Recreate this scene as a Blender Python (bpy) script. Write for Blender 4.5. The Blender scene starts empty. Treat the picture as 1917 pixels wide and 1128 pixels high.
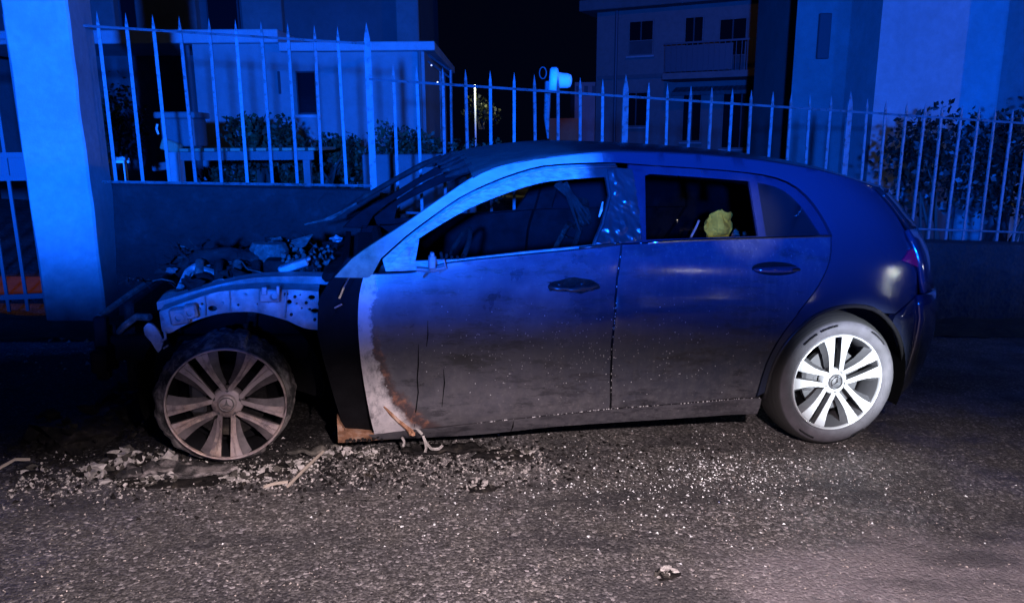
import bpy, math, random
from math import sin, cos, pi, radians, sqrt, atan2
from mathutils import Vector, Matrix, noise
from mathutils.geometry import delaunay_2d_cdt

scene = bpy.context.scene
COL = scene.collection

# ------------------------------------------------------------------ camera
SL = 0.057166                      # the street falls towards the right
F_PX, YAW, PITCH, ROLL = 1400.0, -0.196944, 0.214935, -0.006699
CAM = Vector((0.58287, -2.99606, 1.30671))
fw0 = Vector((-sin(YAW), cos(YAW), 0)); rt0 = Vector((cos(YAW), sin(YAW), 0)); up0 = Vector((0, 0, 1))
fwd = fw0 * cos(PITCH) - up0 * sin(PITCH)
upv = up0 * cos(PITCH) + fw0 * sin(PITCH)
rt = rt0 * cos(ROLL) + upv * sin(ROLL)
up = upv * cos(ROLL) - rt0 * sin(ROLL)
cd = bpy.data.cameras.new('camera'); cam = bpy.data.objects.new('camera', cd); COL.objects.link(cam)
cam.matrix_world = Matrix(((rt.x, up.x, -fwd.x, CAM.x), (rt.y, up.y, -fwd.y, CAM.y), (rt.z, up.z, -fwd.z, CAM.z), (0, 0, 0, 1)))
cd.sensor_width = 36; cd.lens = 36 * F_PX / 1917; cd.clip_end = 500; cd.clip_start = 0.05
scene.camera = cam


def GW(x, y, z=0.0):
    """street frame (x along the kerb, z off the road) -> world"""
    return Vector((x * cos(SL) + z * sin(SL), y, -x * sin(SL) + z * cos(SL)))


# ------------------------------------------------------------------ night sky, lamps, exposure
world = bpy.data.worlds.new('World'); scene.world = world; world.use_nodes = True
wt = world.node_tree; bg = wt.nodes['Background']
bg.inputs['Color'].default_value = (0.05, 0.10, 0.55, 1); bg.inputs['Strength'].default_value = 0.008
scene.view_settings.view_transform = 'Standard'; scene.view_settings.look = 'None'
scene.view_settings.exposure = 0; scene.view_settings.gamma = 1; scene.view_settings.use_curve_mapping = False


def lamp(name, kind, loc, power, color, radius=.05):
    ld = bpy.data.lights.new(name, kind); o = bpy.data.objects.new(name, ld); COL.objects.link(o)
    o.location = loc; ld.energy = power; ld.color = color; ld.shadow_soft_size = radius
    return o


def aim(o, target):
    o.rotation_euler = (Vector(target) - Vector(o.location)).to_track_quat('-Z', 'Y').to_euler()


def optic(o, e0, e1, tail=0.0, az=None):
    """lens of a lamp: brightness against elevation (degrees, e0 dark -> e1 full) and, optionally, azimuth (direction, full half angle, dark half angle)"""
    ld = o.data; ld.use_nodes = True; nt = ld.node_tree; em = nt.nodes['Emission']
    tc = nt.nodes.new('ShaderNodeTexCoord'); sp = nt.nodes.new('ShaderNodeSeparateXYZ')
    nt.links.new(tc.outputs['Normal'], sp.inputs[0])

    def ss(sock, a, b, t0=0.0):
        mr = nt.nodes.new('ShaderNodeMapRange'); mr.interpolation_type = 'SMOOTHSTEP'; nt.links.new(sock, mr.inputs['Value'])
        mr.inputs['From Min'].default_value = a; mr.inputs['From Max'].default_value = b
        mr.inputs['To Min'].default_value = t0; mr.inputs['To Max'].default_value = 1
        return mr.outputs[0]
    r = ss(sp.outputs['Z'], sin(radians(e0)), sin(radians(e1)), tail)
    if az:
        d, a0, a1 = az
        cr = nt.nodes.new('ShaderNodeVectorMath'); cr.operation = 'MULTIPLY'; cr.inputs[1].default_value = (1, 1, 0); nt.links.new(tc.outputs['Normal'], cr.inputs[0])
        nm = nt.nodes.new('ShaderNodeVectorMath'); nm.operation = 'NORMALIZE'; nt.links.new(cr.outputs[0], nm.inputs[0])
        dt = nt.nodes.new('ShaderNodeVectorMath'); dt.operation = 'DOT_PRODUCT'; dt.inputs[1].default_value = (cos(radians(d)), sin(radians(d)), 0); nt.links.new(nm.outputs[0], dt.inputs[0])
        m = nt.nodes.new('ShaderNodeMath'); m.operation = 'MULTIPLY'
        nt.links.new(r, m.inputs[0]); nt.links.new(ss(dt.outputs['Value'], cos(radians(a1)), cos(radians(a0))), m.inputs[1]); r = m.outputs[0]
    nt.links.new(r, em.inputs['Strength'])


BLUE = (0.002, 0.105, 1.0)
b1 = lamp('blue_beacon_or_fill', 'POINT', GW(-0.3, -5.6, 1.60), 15500, BLUE, .09); optic(b1, -11.6, -4.0, 0.003)
b2 = lamp('blue_beacon_or_fill', 'POINT', GW(7.2, -4.6, 2.2), 1700, BLUE, .09); optic(b2, -32, -8, 0.0, (80, 14, 44))  # added blue fill for the ground at the right, narrowed to miss the car
# rescue worker's flood lamp beside the camera (its hood cuts the beam off above the sill), a torch on the rear wheel, a spot added for the seat foam, and two added weak fills
t1 = lamp('flood_lamp', 'POINT', GW(0.95, -3.1, 1.75), 760, (1.0, .80, .83), .04); optic(t1, -20.8, -28.5, 0.0, (93, 45, 85))
t2 = lamp('torch_or_fill', 'SPOT', GW(2.75, -2.35, .80), 1500, (.86, .92, 1.0), .03)
t2.data.spot_size = radians(17); t2.data.spot_blend = .9; aim(t2, GW(2.80, 0, .40))
t6 = lamp('weak_fill', 'POINT', GW(3.5, -3.3, 1.62), 6, (1.0, .95, .88), .03)  # added to draw a highlight along the rear door crease
foam_fill = lamp('torch_or_fill', 'SPOT', GW(1.35, -2.9, 1.5), 620, (1.0, .95, .80), .03)  # added to brighten the yellow foam behind the rear window
foam_fill.data.spot_size = radians(7.5); foam_fill.data.spot_blend = .8; aim(foam_fill, GW(2.36, .6, 1.0))
t4 = lamp('weak_fill', 'POINT', GW(0.85, -2.95, 1.62), 3.5, (1.0, .90, .72), .03)  # added weak fill near the camera, brings out rust colour and glints
t5 = lamp('street_lamp', 'POINT', GW(13.5, -3.4, 2.6), 260, (.95, 1.0, .85), .07)   # far down the street: glints on the rear corner

# ------------------------------------------------------------------ materials


def mat(name, base=(.5, .5, .5), rough=.6, metal=0.0, spec=.5, coat=0.0, build=None):
    m = bpy.data.materials.new(name); m.use_nodes = True
    nt = m.node_tree; b = nt.nodes['Principled BSDF']
    b.inputs['Base Color'].default_value = (*base, 1); b.inputs['Roughness'].default_value = rough
    b.inputs['Metallic'].default_value = metal; b.inputs['Specular IOR Level'].default_value = spec
    b.inputs['Coat Weight'].default_value = coat; b.inputs['Coat Roughness'].default_value = .06
    if build: build(N(nt), b)
    return m


class N:
    def __init__(s, nt): s.nt = nt; s.tc = None
    def new(s, t, **k):
        n = s.nt.nodes.new('ShaderNode' + t)
        for a, v in k.items(): setattr(n, a, v)
        return n
    def link(s, a, b): s.nt.links.new(a, b)
    def co(s):
        if not s.tc: s.tc = s.new('TexCoord')
        return s.tc.outputs['Object']
    def noise(s, scale, detail=4, rough=.6, co=None, out='Fac', dist=0):
        n = s.new('TexNoise'); n.inputs['Scale'].default_value = scale; n.inputs['Detail'].default_value = detail
        n.inputs['Roughness'].default_value = rough; n.inputs['Distortion'].default_value = dist
        s.link(co or s.co(), n.inputs['Vector']); return n.outputs[out]
    def voro(s, scale, out='Distance', feature='F1', co=None, rnd=1):
        n = s.new('TexVoronoi', feature=feature); n.inputs['Scale'].default_value = scale; n.inputs['Randomness'].default_value = rnd
        s.link(co or s.co(), n.inputs['Vector']); return n.outputs[out]
    def ramp(s, fac, stops, interp='LINEAR'):
        r = s.new('ValToRGB'); r.color_ramp.interpolation = interp; e = r.color_ramp.elements
        while len(e) < len(stops): e.new(0.5)
        for i, (p, c) in enumerate(stops):
            e[i].position = p; c = (c, c, c) if isinstance(c, (int, float)) else c; e[i].color = (*c, 1)
        s.link(fac, r.inputs[0]); return r.outputs[0]
    def mix(s, f, a, b, t='MIX'):
        n = s.new('Mix', data_type='RGBA', blend_type=t)
        for v, k in ((f, 0), (a, 6), (b, 7)):
            if hasattr(v, 'node'): s.link(v, n.inputs[k])
            elif k == 0: n.inputs[0].default_value = v
            else: n.inputs[k].default_value = (*((v, v, v) if isinstance(v, (int, float)) else v), 1)
        return n.outputs[2]
    def math(s, op, a, b=None, clamp=False):
        n = s.new('Math', operation=op, use_clamp=clamp)
        for v, k in ((a, 0), (b, 1)):
            if v is None: continue
            if hasattr(v, 'node'): s.link(v, n.inputs[k])
            else: n.inputs[k].default_value = v
        return n.outputs[0]
    def sep(s, v=None):
        n = s.new('SeparateXYZ'); s.link(v or s.co(), n.inputs[0]); return n.outputs
    def map(s, sc, co=None, loc=(0, 0, 0)):
        n = s.new('Mapping'); s.link(co or s.co(), n.inputs[0]); n.inputs['Scale'].default_value = sc; n.inputs['Location'].default_value = loc
        return n.outputs[0]
    def bump(s, b, h, strength=.5, dist=.01, prev=None):
        n = s.new('Bump'); n.inputs['Strength'].default_value = strength; n.inputs['Distance'].default_value = dist
        s.link(h, n.inputs['Height'])
        if prev: s.link(prev, n.inputs['Normal'])
        s.link(n.outputs[0], b.inputs['Normal']); return n.outputs[0]
    def sstep(s, v, a, b):
        n = s.new('MapRange', interpolation_type='SMOOTHSTEP'); n.inputs['From Min'].default_value = a; n.inputs['From Max'].default_value = b
        s.link(v, n.inputs['Value']); return n.outputs[0]


def asphalt(n, b):
    cell = n.voro(95, 'Color'); g = n.sep(cell)[0]
    cell2 = n.voro(190, 'Color'); g2 = n.sep(cell2)[1]
    big = n.noise(1.3, 5, .6); mid = n.noise(6, 4, .6)
    st = n.ramp(g, [(0, .022), (.45, .065), (.78, .14), (.92, .34), (1, .62)])
    st2 = n.ramp(g2, [(0, .04), (.6, .09), (1, .26)])
    c = n.mix(n.ramp(n.noise(12, 4, .6), [(.3, .2), (.7, .75)]), st, st2)
    tint = n.ramp(mid, [(.3, (.92, .88, .90)), (.7, (1.05, 1.0, .94))])
    c = n.mix(1, c, tint, 'MULTIPLY')
    c = n.mix(1, c, n.ramp(big, [(.3, .62), (.5, .95), (.72, 1.35)]), 'MULTIPLY')
    # pale ragged patch, damp streaks and soot spread round the burnt nose
    o = n.sep()
    px_ = n.math('DIVIDE', n.math('SUBTRACT', o[0], 2.35), 1.0); py_ = n.math('DIVIDE', n.math('SUBTRACT', o[1], -1.15), .42)
    pd = n.math('ADD', n.math('SQRT', n.math('ADD', n.math('MULTIPLY', px_, px_), n.math('MULTIPLY', py_, py_))), n.math('MULTIPLY', n.math('SUBTRACT', n.noise(3.5, 4, .6), .5), 1.2))
    c = n.mix(n.math('MULTIPLY', n.sstep(pd, 1.15, .4), .55), c, (.26, .235, .25))
    damp = n.noise(1.6, 5, .65, n.map((1, 2.6, 1), loc=(4, 2, 0)))
    c = n.mix(n.ramp(damp, [(.5, 0), (.62, .6)]), c, (.03, .03, .035))
    wob = n.math('MULTIPLY', n.math('SUBTRACT', n.noise(2.2, 4, .6), .5), .9)
    dx = n.math('DIVIDE', n.math('SUBTRACT', o[0], -.55), 1.5); dy = n.math('DIVIDE', n.math('SUBTRACT', o[1], .95), .98)
    d = n.math('SQRT', n.math('ADD', n.math('MULTIPLY', dx, dx), n.math('MULTIPLY', dy, dy)))
    d = n.math('ADD', d, wob)
    darkening = n.sstep(d, .8, 1.12)
    c = n.mix(darkening, n.mix(1, c, .22, 'MULTIPLY'), c)
    n.link(c, b.inputs['Base Color'])
    wet = n.ramp(n.noise(2.6, 3, .55), [(.42, .8), (.62, .42)])
    n.link(n.mix(darkening, .85, wet), b.inputs['Roughness'])
    n.link(n.math('MULTIPLY', n.math('ADD', darkening, .15), .4), b.inputs['Specular IOR Level'])
    h = n.math('ADD', n.math('MULTIPLY', n.voro(95), 1.0), n.math('MULTIPLY', n.voro(210), .4))
    n.bump(b, n.math('ADD', n.math('SUBTRACT', 1.0, h), n.math('MULTIPLY', n.noise(40, 5, .7), 1.2)), .6, .010)


M = {}
M['asphalt'] = mat('asphalt', rough=.7, spec=.4, build=asphalt)


def soil(n, b):
    f = n.noise(9, 6, .7)
    n.link(n.ramp(f, [(.3, (.008, .009, .007)), (.55, (.025, .028, .018)), (.8, (.06, .06, .04))]), b.inputs['Base Color'])
    n.bump(b, n.noise(30, 6, .75), 1, .05)


M['soil'] = mat('soil', rough=.95, build=soil)


def render_wall(base, dirt, scale=1.0, darkening=False):
    def f(n, b):
        a = n.noise(2.2 * scale, 6, .65); s = n.noise(14 * scale, 5, .7)
        c = n.mix(n.ramp(a, [(.35, 0), (.7, 1)]), base, dirt)
        c = n.mix(n.ramp(s, [(.35, .35), (.6, 0)]), c, tuple(v * .55 for v in base))
        if darkening:
            z = n.sep()[2]
            z = n.math('ADD', z, n.math('MULTIPLY', n.math('SUBTRACT', n.noise(3, 5, .6), .5), .5))
            c = n.mix(n.ramp(z, [(.12, 1), (.62, 0)]), c, (.03, .03, .035))  # darker towards the foot, with a ragged edge
        n.link(c, b.inputs['Base Color'])
        n.bump(b, n.noise(60 * scale, 5, .7), .45, .006)
    return f


M['pillar'] = mat('pillar_render', rough=.9, build=render_wall((.40, .39, .375), (.28, .27, .26), 1.5, True))
M['house_white'] = mat('house_plaster', rough=.9, build=render_wall((.29, .285, .28), (.22, .215, .21), .6))
M['house_grey'] = mat('house_grey_plaster', rough=.9, build=render_wall((.10, .098, .10), (.07, .068, .07), .6))
M['house_dim'] = mat('house_dim_plaster', rough=.9, build=render_wall((.17, .165, .16), (.12, .115, .11), .6))
M['fascia'] = mat('roof_fascia', rough=.7, build=render_wall((.42, .42, .42), (.34, .34, .34), .8))
M['flat_pink'] = mat('apartment_plaster', rough=.9, build=render_wall((.26, .20, .185), (.21, .165, .155), .5))
M['rail_paint'] = mat('iron_paint', rough=.5, spec=.4, build=lambda n, b: n.link(n.mix(n.ramp(n.noise(26, 6, .75), [(.52, 0), (.62, .8)]), n.ramp(n.noise(6, 4, .6), [(.3, (.09, .095, .10)), (.7, (.15, .155, .16))]), (.05, .025, .015)), b.inputs['Base Color']))
M['dark_iron'] = mat('dark_iron', (.09, .09, .1), .5)
M['glass_dark'] = mat('dark_window', (.008, .009, .012), .08, spec=.5)
M['shutter'] = mat('shutter', (.03, .03, .035), .6)
M['wood'] = mat('weathered_wood', rough=.8, build=render_wall((.30, .26, .16), (.2, .17, .11), 6))
M['concrete'] = mat('concrete', rough=.85, build=render_wall((.13, .13, .13), (.09, .09, .09), 3))
M['crate_white'] = mat('crate_plastic', (.55, .56, .56), .5)
M['fixture'] = mat('pale_plastic', (.75, .8, .8), .35)
M['terracotta'] = mat('terracotta', rough=.8, build=render_wall((.42, .17, .07), (.32, .13, .06), 4))


def stone(n, b):
    c = n.noise(7, 6, .7)
    n.link(n.ramp(c, [(.3, .004), (.55, .010), (.72, .022), (.8, .06)]), b.inputs['Base Color'])
    n.bump(b, n.math('ADD', n.noise(18, 6, .7), n.math('MULTIPLY', n.voro(26), .7)), 1, .03)


M['stone'] = mat('rough_stone', rough=.9, build=stone)


def leafm(a, c):
    def f(n, b):
        oi = n.new('TexNoise'); oi.inputs['Scale'].default_value = 5; n.link(n.co(), oi.inputs['Vector'])
        n.link(n.ramp(oi.outputs['Fac'], [(.3, a), (.7, c)]), b.inputs['Base Color'])
    return f


M['leaf'] = mat('hedge_leaf', rough=.6, build=leafm((.010, .018, .007), (.04, .06, .02)))
M['leaf_pale'] = mat('laurel_leaf', rough=.5, build=leafm((.004, .007, .004), (.011, .016, .009)))
M['bark'] = mat('bark', (.05, .04, .03), .9)

# --- car materials


def paint(n, b):
    # glossy near black blue paint with soot and dried runs
    v = n.noise(5, 5, .65); runs = n.noise(1, 4, .6, n.map((26, 26, 2.2)))
    sm = n.noise(1.2, 5, .7, n.map((1.0, 1, 2.4)))
    x = n.sep()[0]
    burnt = n.sstep(n.math('ADD', x, n.math('MULTIPLY', n.math('SUBTRACT', sm, .5), 1.1)), 1.75, 1.25)   # duller towards the fire
    c = n.mix(burnt, (.024, .032, .062), n.ramp(v, [(.25, (.030, .034, .056)), (.5, (.062, .066, .10)), (.75, (.105, .107, .14))]))
    c = n.mix(n.ramp(runs, [(.5, 0), (.75, .22)]), c, (.12, .118, .115))
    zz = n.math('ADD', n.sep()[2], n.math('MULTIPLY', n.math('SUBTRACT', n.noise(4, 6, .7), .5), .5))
    c = n.mix(n.ramp(zz, [(.20, .7), (.60, 0)]), c, n.ramp(n.noise(30, 5, .7), [(.3, (.055, .053, .055)), (.7, (.12, .113, .115))]))  # greyer towards the sill: torchlight on the lower doors put into the colour
    c = n.mix(n.ramp(n.noise(2.3, 6, .75, n.map((1, 1, 2.2), loc=(3, 0, 0))), [(.56, 0), (.68, .75)]), c, (.012, .012, .016))
    sm2 = n.noise(3.2, 6, .8, n.map((1.3, 1, 5.5), loc=(7, 0, 3)))
    c = n.mix(n.math('MULTIPLY', n.ramp(sm2, [(.52, 0), (.60, .8)]), n.ramp(n.noise(1.4, 3, .5), [(.35, .3), (.65, 1)])), c, (.020, .020, .026))
    c = n.mix(n.ramp(n.noise(60, 4, .8), [(.60, 0), (.70, .35)]), c, (.20, .19, .19))
    n.link(c, b.inputs['Base Color'])
    r = n.mix(burnt, n.ramp(v, [(.3, .10), (.7, .22)]), n.ramp(v, [(.3, .24), (.7, .46)]))
    n.link(r, b.inputs['Roughness'])
    n.bump(b, n.noise(45, 4, .6), .06, .004)


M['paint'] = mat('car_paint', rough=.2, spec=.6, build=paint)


def paint_clean(n, b):
    v = n.noise(6, 5, .6)
    n.link(n.ramp(v, [(.3, (.010, .014, .034)), (.75, (.020, .026, .052))]), b.inputs['Base Color'])
    n.link(n.ramp(v, [(.3, .07), (.8, .2)]), b.inputs['Roughness'])


M['paint_clean'] = mat('rear_paint', rough=.12, spec=.6, coat=.6, build=paint_clean)


def door_burn(n, b):
    """front door: paint cooked off along the leading edge and below the window"""
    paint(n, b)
    base = b.inputs['Base Color'].links[0].from_socket
    rough = b.inputs['Roughness'].links[0].from_socket
    o = n.sep(); x, z = o[0], o[2]
    wob = n.math('ADD', n.math('MULTIPLY', n.math('SUBTRACT', n.noise(4, 6, .75), .5), .15), n.math('MULTIPLY', n.math('SUBTRACT', n.noise(28, 5, .7), .5), .05))
    # leading edge distance: edge bulges forward at mid height, band widens towards the sill
    zz = n.math('SUBTRACT', z, .62)
    edge = n.math('ADD', n.math('MULTIPLY', n.math('MULTIPLY', zz, zz), .30), .507)
    low = n.math('MAXIMUM', n.math('SUBTRACT', .50, z), 0)
    wid = n.math('ADD', n.math('MULTIPLY', n.math('MULTIPLY', low, low), .95), .058)
    d = n.math('DIVIDE', n.math('ADD', n.math('SUBTRACT', x, edge), wob), wid)
    pale = n.ramp(n.noise(9, 5, .6), [(.3, (.42, .40, .42)), (.6, (.62, .58, .58))])
    lowm = n.sstep(z, .66, .52)
    arc = n.ramp(n.math('MULTIPLY', d, .4), [(0, 0), (.40, 0), (.47, 1), (.62, .9), (.74, 0), (1, 0)])
    rust = n.ramp(n.noise(30, 5, .7), [(.3, (.10, .055, .05)), (.5, (.055, .04, .045)), (.72, (.30, .13, .08))])
    f = n.math('MULTIPLY', n.sstep(d, 1.22, .85), n.ramp(n.noise(13, 6, .8, n.map((1, 1, .6))), [(.34, .25), (.48, 1)]))
    c = n.mix(n.math('MULTIPLY', n.sstep(d, 2.6, 1.0), .35), base, (.20, .20, .22))
    c = n.mix(n.math('MULTIPLY', arc, lowm), c, rust)
    c = n.mix(f, c, pale)
    # grey burnt primer below the window line
    w2 = n.math('ADD', z, n.math('MULTIPLY', n.math('SUBTRACT', n.noise(3, 4, .6, n.map((1, 1, 3))), .5), .10))
    belt = n.math('ADD', n.math('MULTIPLY', x, .13), .705)
    t = n.math('SUBTRACT', w2, belt)
    win = n.math('MULTIPLY', n.sstep(t, .02, .065), n.sstep(x, 1.45, 1.15))
    c = n.mix(n.math('MULTIPLY', win, .8), c, (.22, .22, .24))
    n.link(c, b.inputs['Base Color'])
    n.link(n.mix(f, rough, .75), b.inputs['Roughness'])


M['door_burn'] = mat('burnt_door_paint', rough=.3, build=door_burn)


def rail_burn(n, b):
    """roof rail: bare burnt primer and rust at the front, still painted behind"""
    x = n.sep()[0]
    w = n.math('MULTIPLY', n.math('SUBTRACT', n.noise(5, 5, .65), .5), .25)
    t = n.math('ADD', x, w)
    f = n.noise(14, 5, .65, n.map((1, 3, 3)))
    pr = n.mix(n.ramp(f, [(.35, 0), (.7, .6)]), (.34, .33, .33), (.20, .19, .19))
    rust = n.ramp(n.noise(18, 5, .7), [(.3, (.10, .075, .04)), (.7, (.26, .20, .12))])
    c = n.mix(n.ramp(t, [(.58, 1), (.80, 0)]), pr, rust)
    c = n.mix(n.sstep(t, 1.42, 1.62), c, (.016, .022, .045))
    n.link(c, b.inputs['Base Color'])
    n.link(n.mix(n.sstep(t, 1.42, 1.62), .7, .16), b.inputs['Roughness'])
    n.bump(b, n.noise(70, 4, .7), .15, .003)


M['rail_burn'] = mat('burnt_rail', rough=.6, build=rail_burn)


def bare(n, b):
    f = n.noise(10, 6, .7); g = n.noise(3, 4, .6)
    c = n.ramp(f, [(.3, (.11, .10, .10)), (.5, (.22, .215, .215)), (.72, (.36, .35, .36))])
    c = n.mix(n.ramp(g, [(.52, 0), (.68, .8)]), c, (.16, .085, .06))
    n.link(c, b.inputs['Base Color']); n.bump(b, f, .3, .006)


M['bare_metal'] = mat('scorched_metal', rough=.55, metal=.25, build=bare)


def char(n, b):
    f = n.noise(16, 6, .75); g = n.noise(5, 4, .6)
    c = n.ramp(f, [(.35, (.006, .006, .007)), (.6, (.022, .020, .019)), (.78, (.09, .08, .065))])
    n.link(n.mix(n.ramp(g, [(.6, 0), (.72, .7)]), c, (.11, .095, .075)), b.inputs['Base Color'])
    n.bump(b, n.noise(40, 6, .75), .8, .02)


M['char'] = mat('charred', rough=.85, spec=.15, build=char)
M['char_flat'] = mat('charred_panel', rough=.85, spec=.12, build=lambda n, b: (
    n.link(n.ramp(n.noise(8, 6, .7), [(.35, (.003, .003, .004)), (.65, (.008, .008, .010)), (.85, (.03, .028, .026))]), b.inputs['Base Color']),
    n.bump(b, n.noise(30, 5, .7), .4, .008)))
M['ash'] = mat('pale_ash', rough=.9, build=lambda n, b: n.link(n.ramp(n.noise(25, 5, .7), [(.3, (.16, .15, .14)), (.55, (.42, .40, .38)), (.75, (.66, .64, .60))]), b.inputs['Base Color']))


M['ash_dim'] = mat('grey_ash', rough=.9, build=lambda n, b: n.link(n.ramp(n.noise(25, 5, .7), [(.3, (.016, .015, .013)), (.55, (.075, .07, .06)), (.75, (.19, .175, .15))]), b.inputs['Base Color']))


def rustm(n, b):
    n.link(n.ramp(n.noise(22, 6, .7), [(.3, (.10, .05, .03)), (.5, (.36, .18, .10)), (.7, (.52, .38, .30))]), b.inputs['Base Color'])


M['rust'] = mat('rusty_sill', rough=.8, build=rustm)
M['alloy'] = mat('silver_alloy', (.62, .63, .65), .32, metal=.55, spec=.6)


def burnt_alloy(n, b):
    f = n.noise(9, 5, .65); g = n.noise(4, 4, .6)
    c = n.mix(n.ramp(g, [(.45, 0), (.62, 1)]), (.40, .34, .34), n.ramp(f, [(.35, (.36, .22, .17)), (.65, (.50, .40, .33))]))
    c = n.mix(n.ramp(n.noise(6, 6, .75), [(.48, 0), (.62, .85)]), c, (.085, .07, .085))
    n.link(c, b.inputs['Base Color']); n.bump(b, n.noise(50, 4, .6), .12, .003)


M['burnt_alloy'] = mat('scorched_alloy', rough=.5, metal=.3, build=burnt_alloy)


M['soot_alloy'] = mat('sooty_alloy', rough=.6, build=lambda n, b: n.link(n.ramp(n.noise(12, 5, .7), [(.3, (.03, .027, .03)), (.7, (.15, .125, .13))]), b.inputs['Base Color']))


def tyre(n, b):
    # dusty side wall with concentric moulding
    o = n.sep(); r = n.math('SQRT', n.math('ADD', n.math('MULTIPLY', o[0], o[0]), n.math('MULTIPLY', o[2], o[2])))
    dust = n.noise(7, 5, .65)
    c = n.mix(n.sstep(r, .292, .302), n.ramp(dust, [(.3, (.045, .043, .05)), (.55, (.075, .072, .085)), (.75, (.11, .105, .12))]), .02)
    n.link(c, b.inputs['Base Color'])
    n.bump(b, n.math('SINE', n.math('MULTIPLY', r, 900)), .15, .002)


M['tyre'] = mat('tyre_rubber', rough=.75, build=tyre)


def btyre(n, b):
    f = n.noise(9, 6, .75)
    n.link(n.ramp(f, [(.36, (.010, .010, .011)), (.47, (.05, .047, .048)), (.56, (.22, .20, .195)), (.7, (.46, .42, .40))]), b.inputs['Base Color'])
    n.bump(b, n.noise(28, 6, .75), 1, .02)


M['burnt_tyre'] = mat('burnt_tyre', rough=.9, build=btyre)
M['black'] = mat('black_void', (.004, .004, .005), .9, spec=.1)
M['trim'] = mat('black_trim', (.012, .012, .014), .35)
M['chrome'] = mat('bright_trim', (.6, .62, .65), .18, metal=1)
M['hub_dark'] = mat('hub_dark', (.05, .05, .055), .5)
M['disc'] = mat('brake_disc', (.07, .07, .075), .5, metal=.4)
M['frame_burn'] = mat('burnt_window_frame', rough=.5, build=lambda n, b: n.link(n.mix(n.sstep(n.math('ADD', n.sep()[0], n.math('MULTIPLY', n.noise(9, 4), .2)), 1.50, 1.66), n.ramp(n.noise(20, 5, .7, n.map((1, 4, 4))), [(.35, (.16, .16, .17)), (.65, (.38, .38, .39))]), (.014, .015, .02)), b.inputs['Base Color']))
M['lamp_red'] = mat('tail_lamp_red', (.6, .012, .06), .10, spec=.7, coat=1)
M['drop'] = mat('water_drop', (.75, .76, .78), .1, spec=.8)
M['foam'] = mat('yellow_foam', rough=.9, build=lambda n, b: n.link(n.ramp(n.noise(12, 5, .6), [(.3, (.50, .36, .02)), (.7, (.85, .68, .06))]), b.inputs['Base Color']))
M['stick'] = mat('pale_stick', (.42, .36, .30), .8)


def glassy():
    m = bpy.data.materials.new('tinted_glass'); m.use_nodes = True; nt = m.node_tree; nt.nodes.clear()
    out = nt.nodes.new('ShaderNodeOutputMaterial'); mx = nt.nodes.new('ShaderNodeMixShader')
    tr = nt.nodes.new('ShaderNodeBsdfTransparent'); tr.inputs[0].default_value = (.45, .47, .5, 1)
    gl = nt.nodes.new('ShaderNodeBsdfGlossy'); gl.inputs['Roughness'].default_value = .03
    fr = nt.nodes.new('ShaderNodeFresnel'); fr.inputs[0].default_value = 1.5
    nt.links.new(fr.outputs[0], mx.inputs[0]); nt.links.new(tr.outputs[0], mx.inputs[1]); nt.links.new(gl.outputs[0], mx.inputs[2])
    nt.links.new(mx.outputs[0], out.inputs[0]); return m


M['glass'] = glassy()

# ------------------------------------------------------------------ mesh helpers


def obj(name, verts, faces, m, parent=None, smooth=False, mats=None, fm=None):
    me = bpy.data.meshes.new(name); me.from_pydata([tuple(v) for v in verts], [], faces); me.update()
    for k in (mats or [m]): me.materials.append(k)
    if fm:
        for p_, k in zip(me.polygons, fm): p_.material_index = k
    if smooth: me.polygons.foreach_set('use_smooth', [True] * len(me.polygons))
    o = bpy.data.objects.new(name, me); COL.objects.link(o)
    if parent: o.parent = parent
    return o


def empty(name, loc, rot=(0, 0, 0)):
    o = bpy.data.objects.new(name, None); COL.objects.link(o); o.location = loc; o.rotation_euler = rot
    o.empty_display_size = .1; return o


def tag(o, label, cat, group=None, kind=None):
    o['label'] = label; o['category'] = cat
    if group: o['group'] = group
    if kind: o['kind'] = kind
    return o


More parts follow.
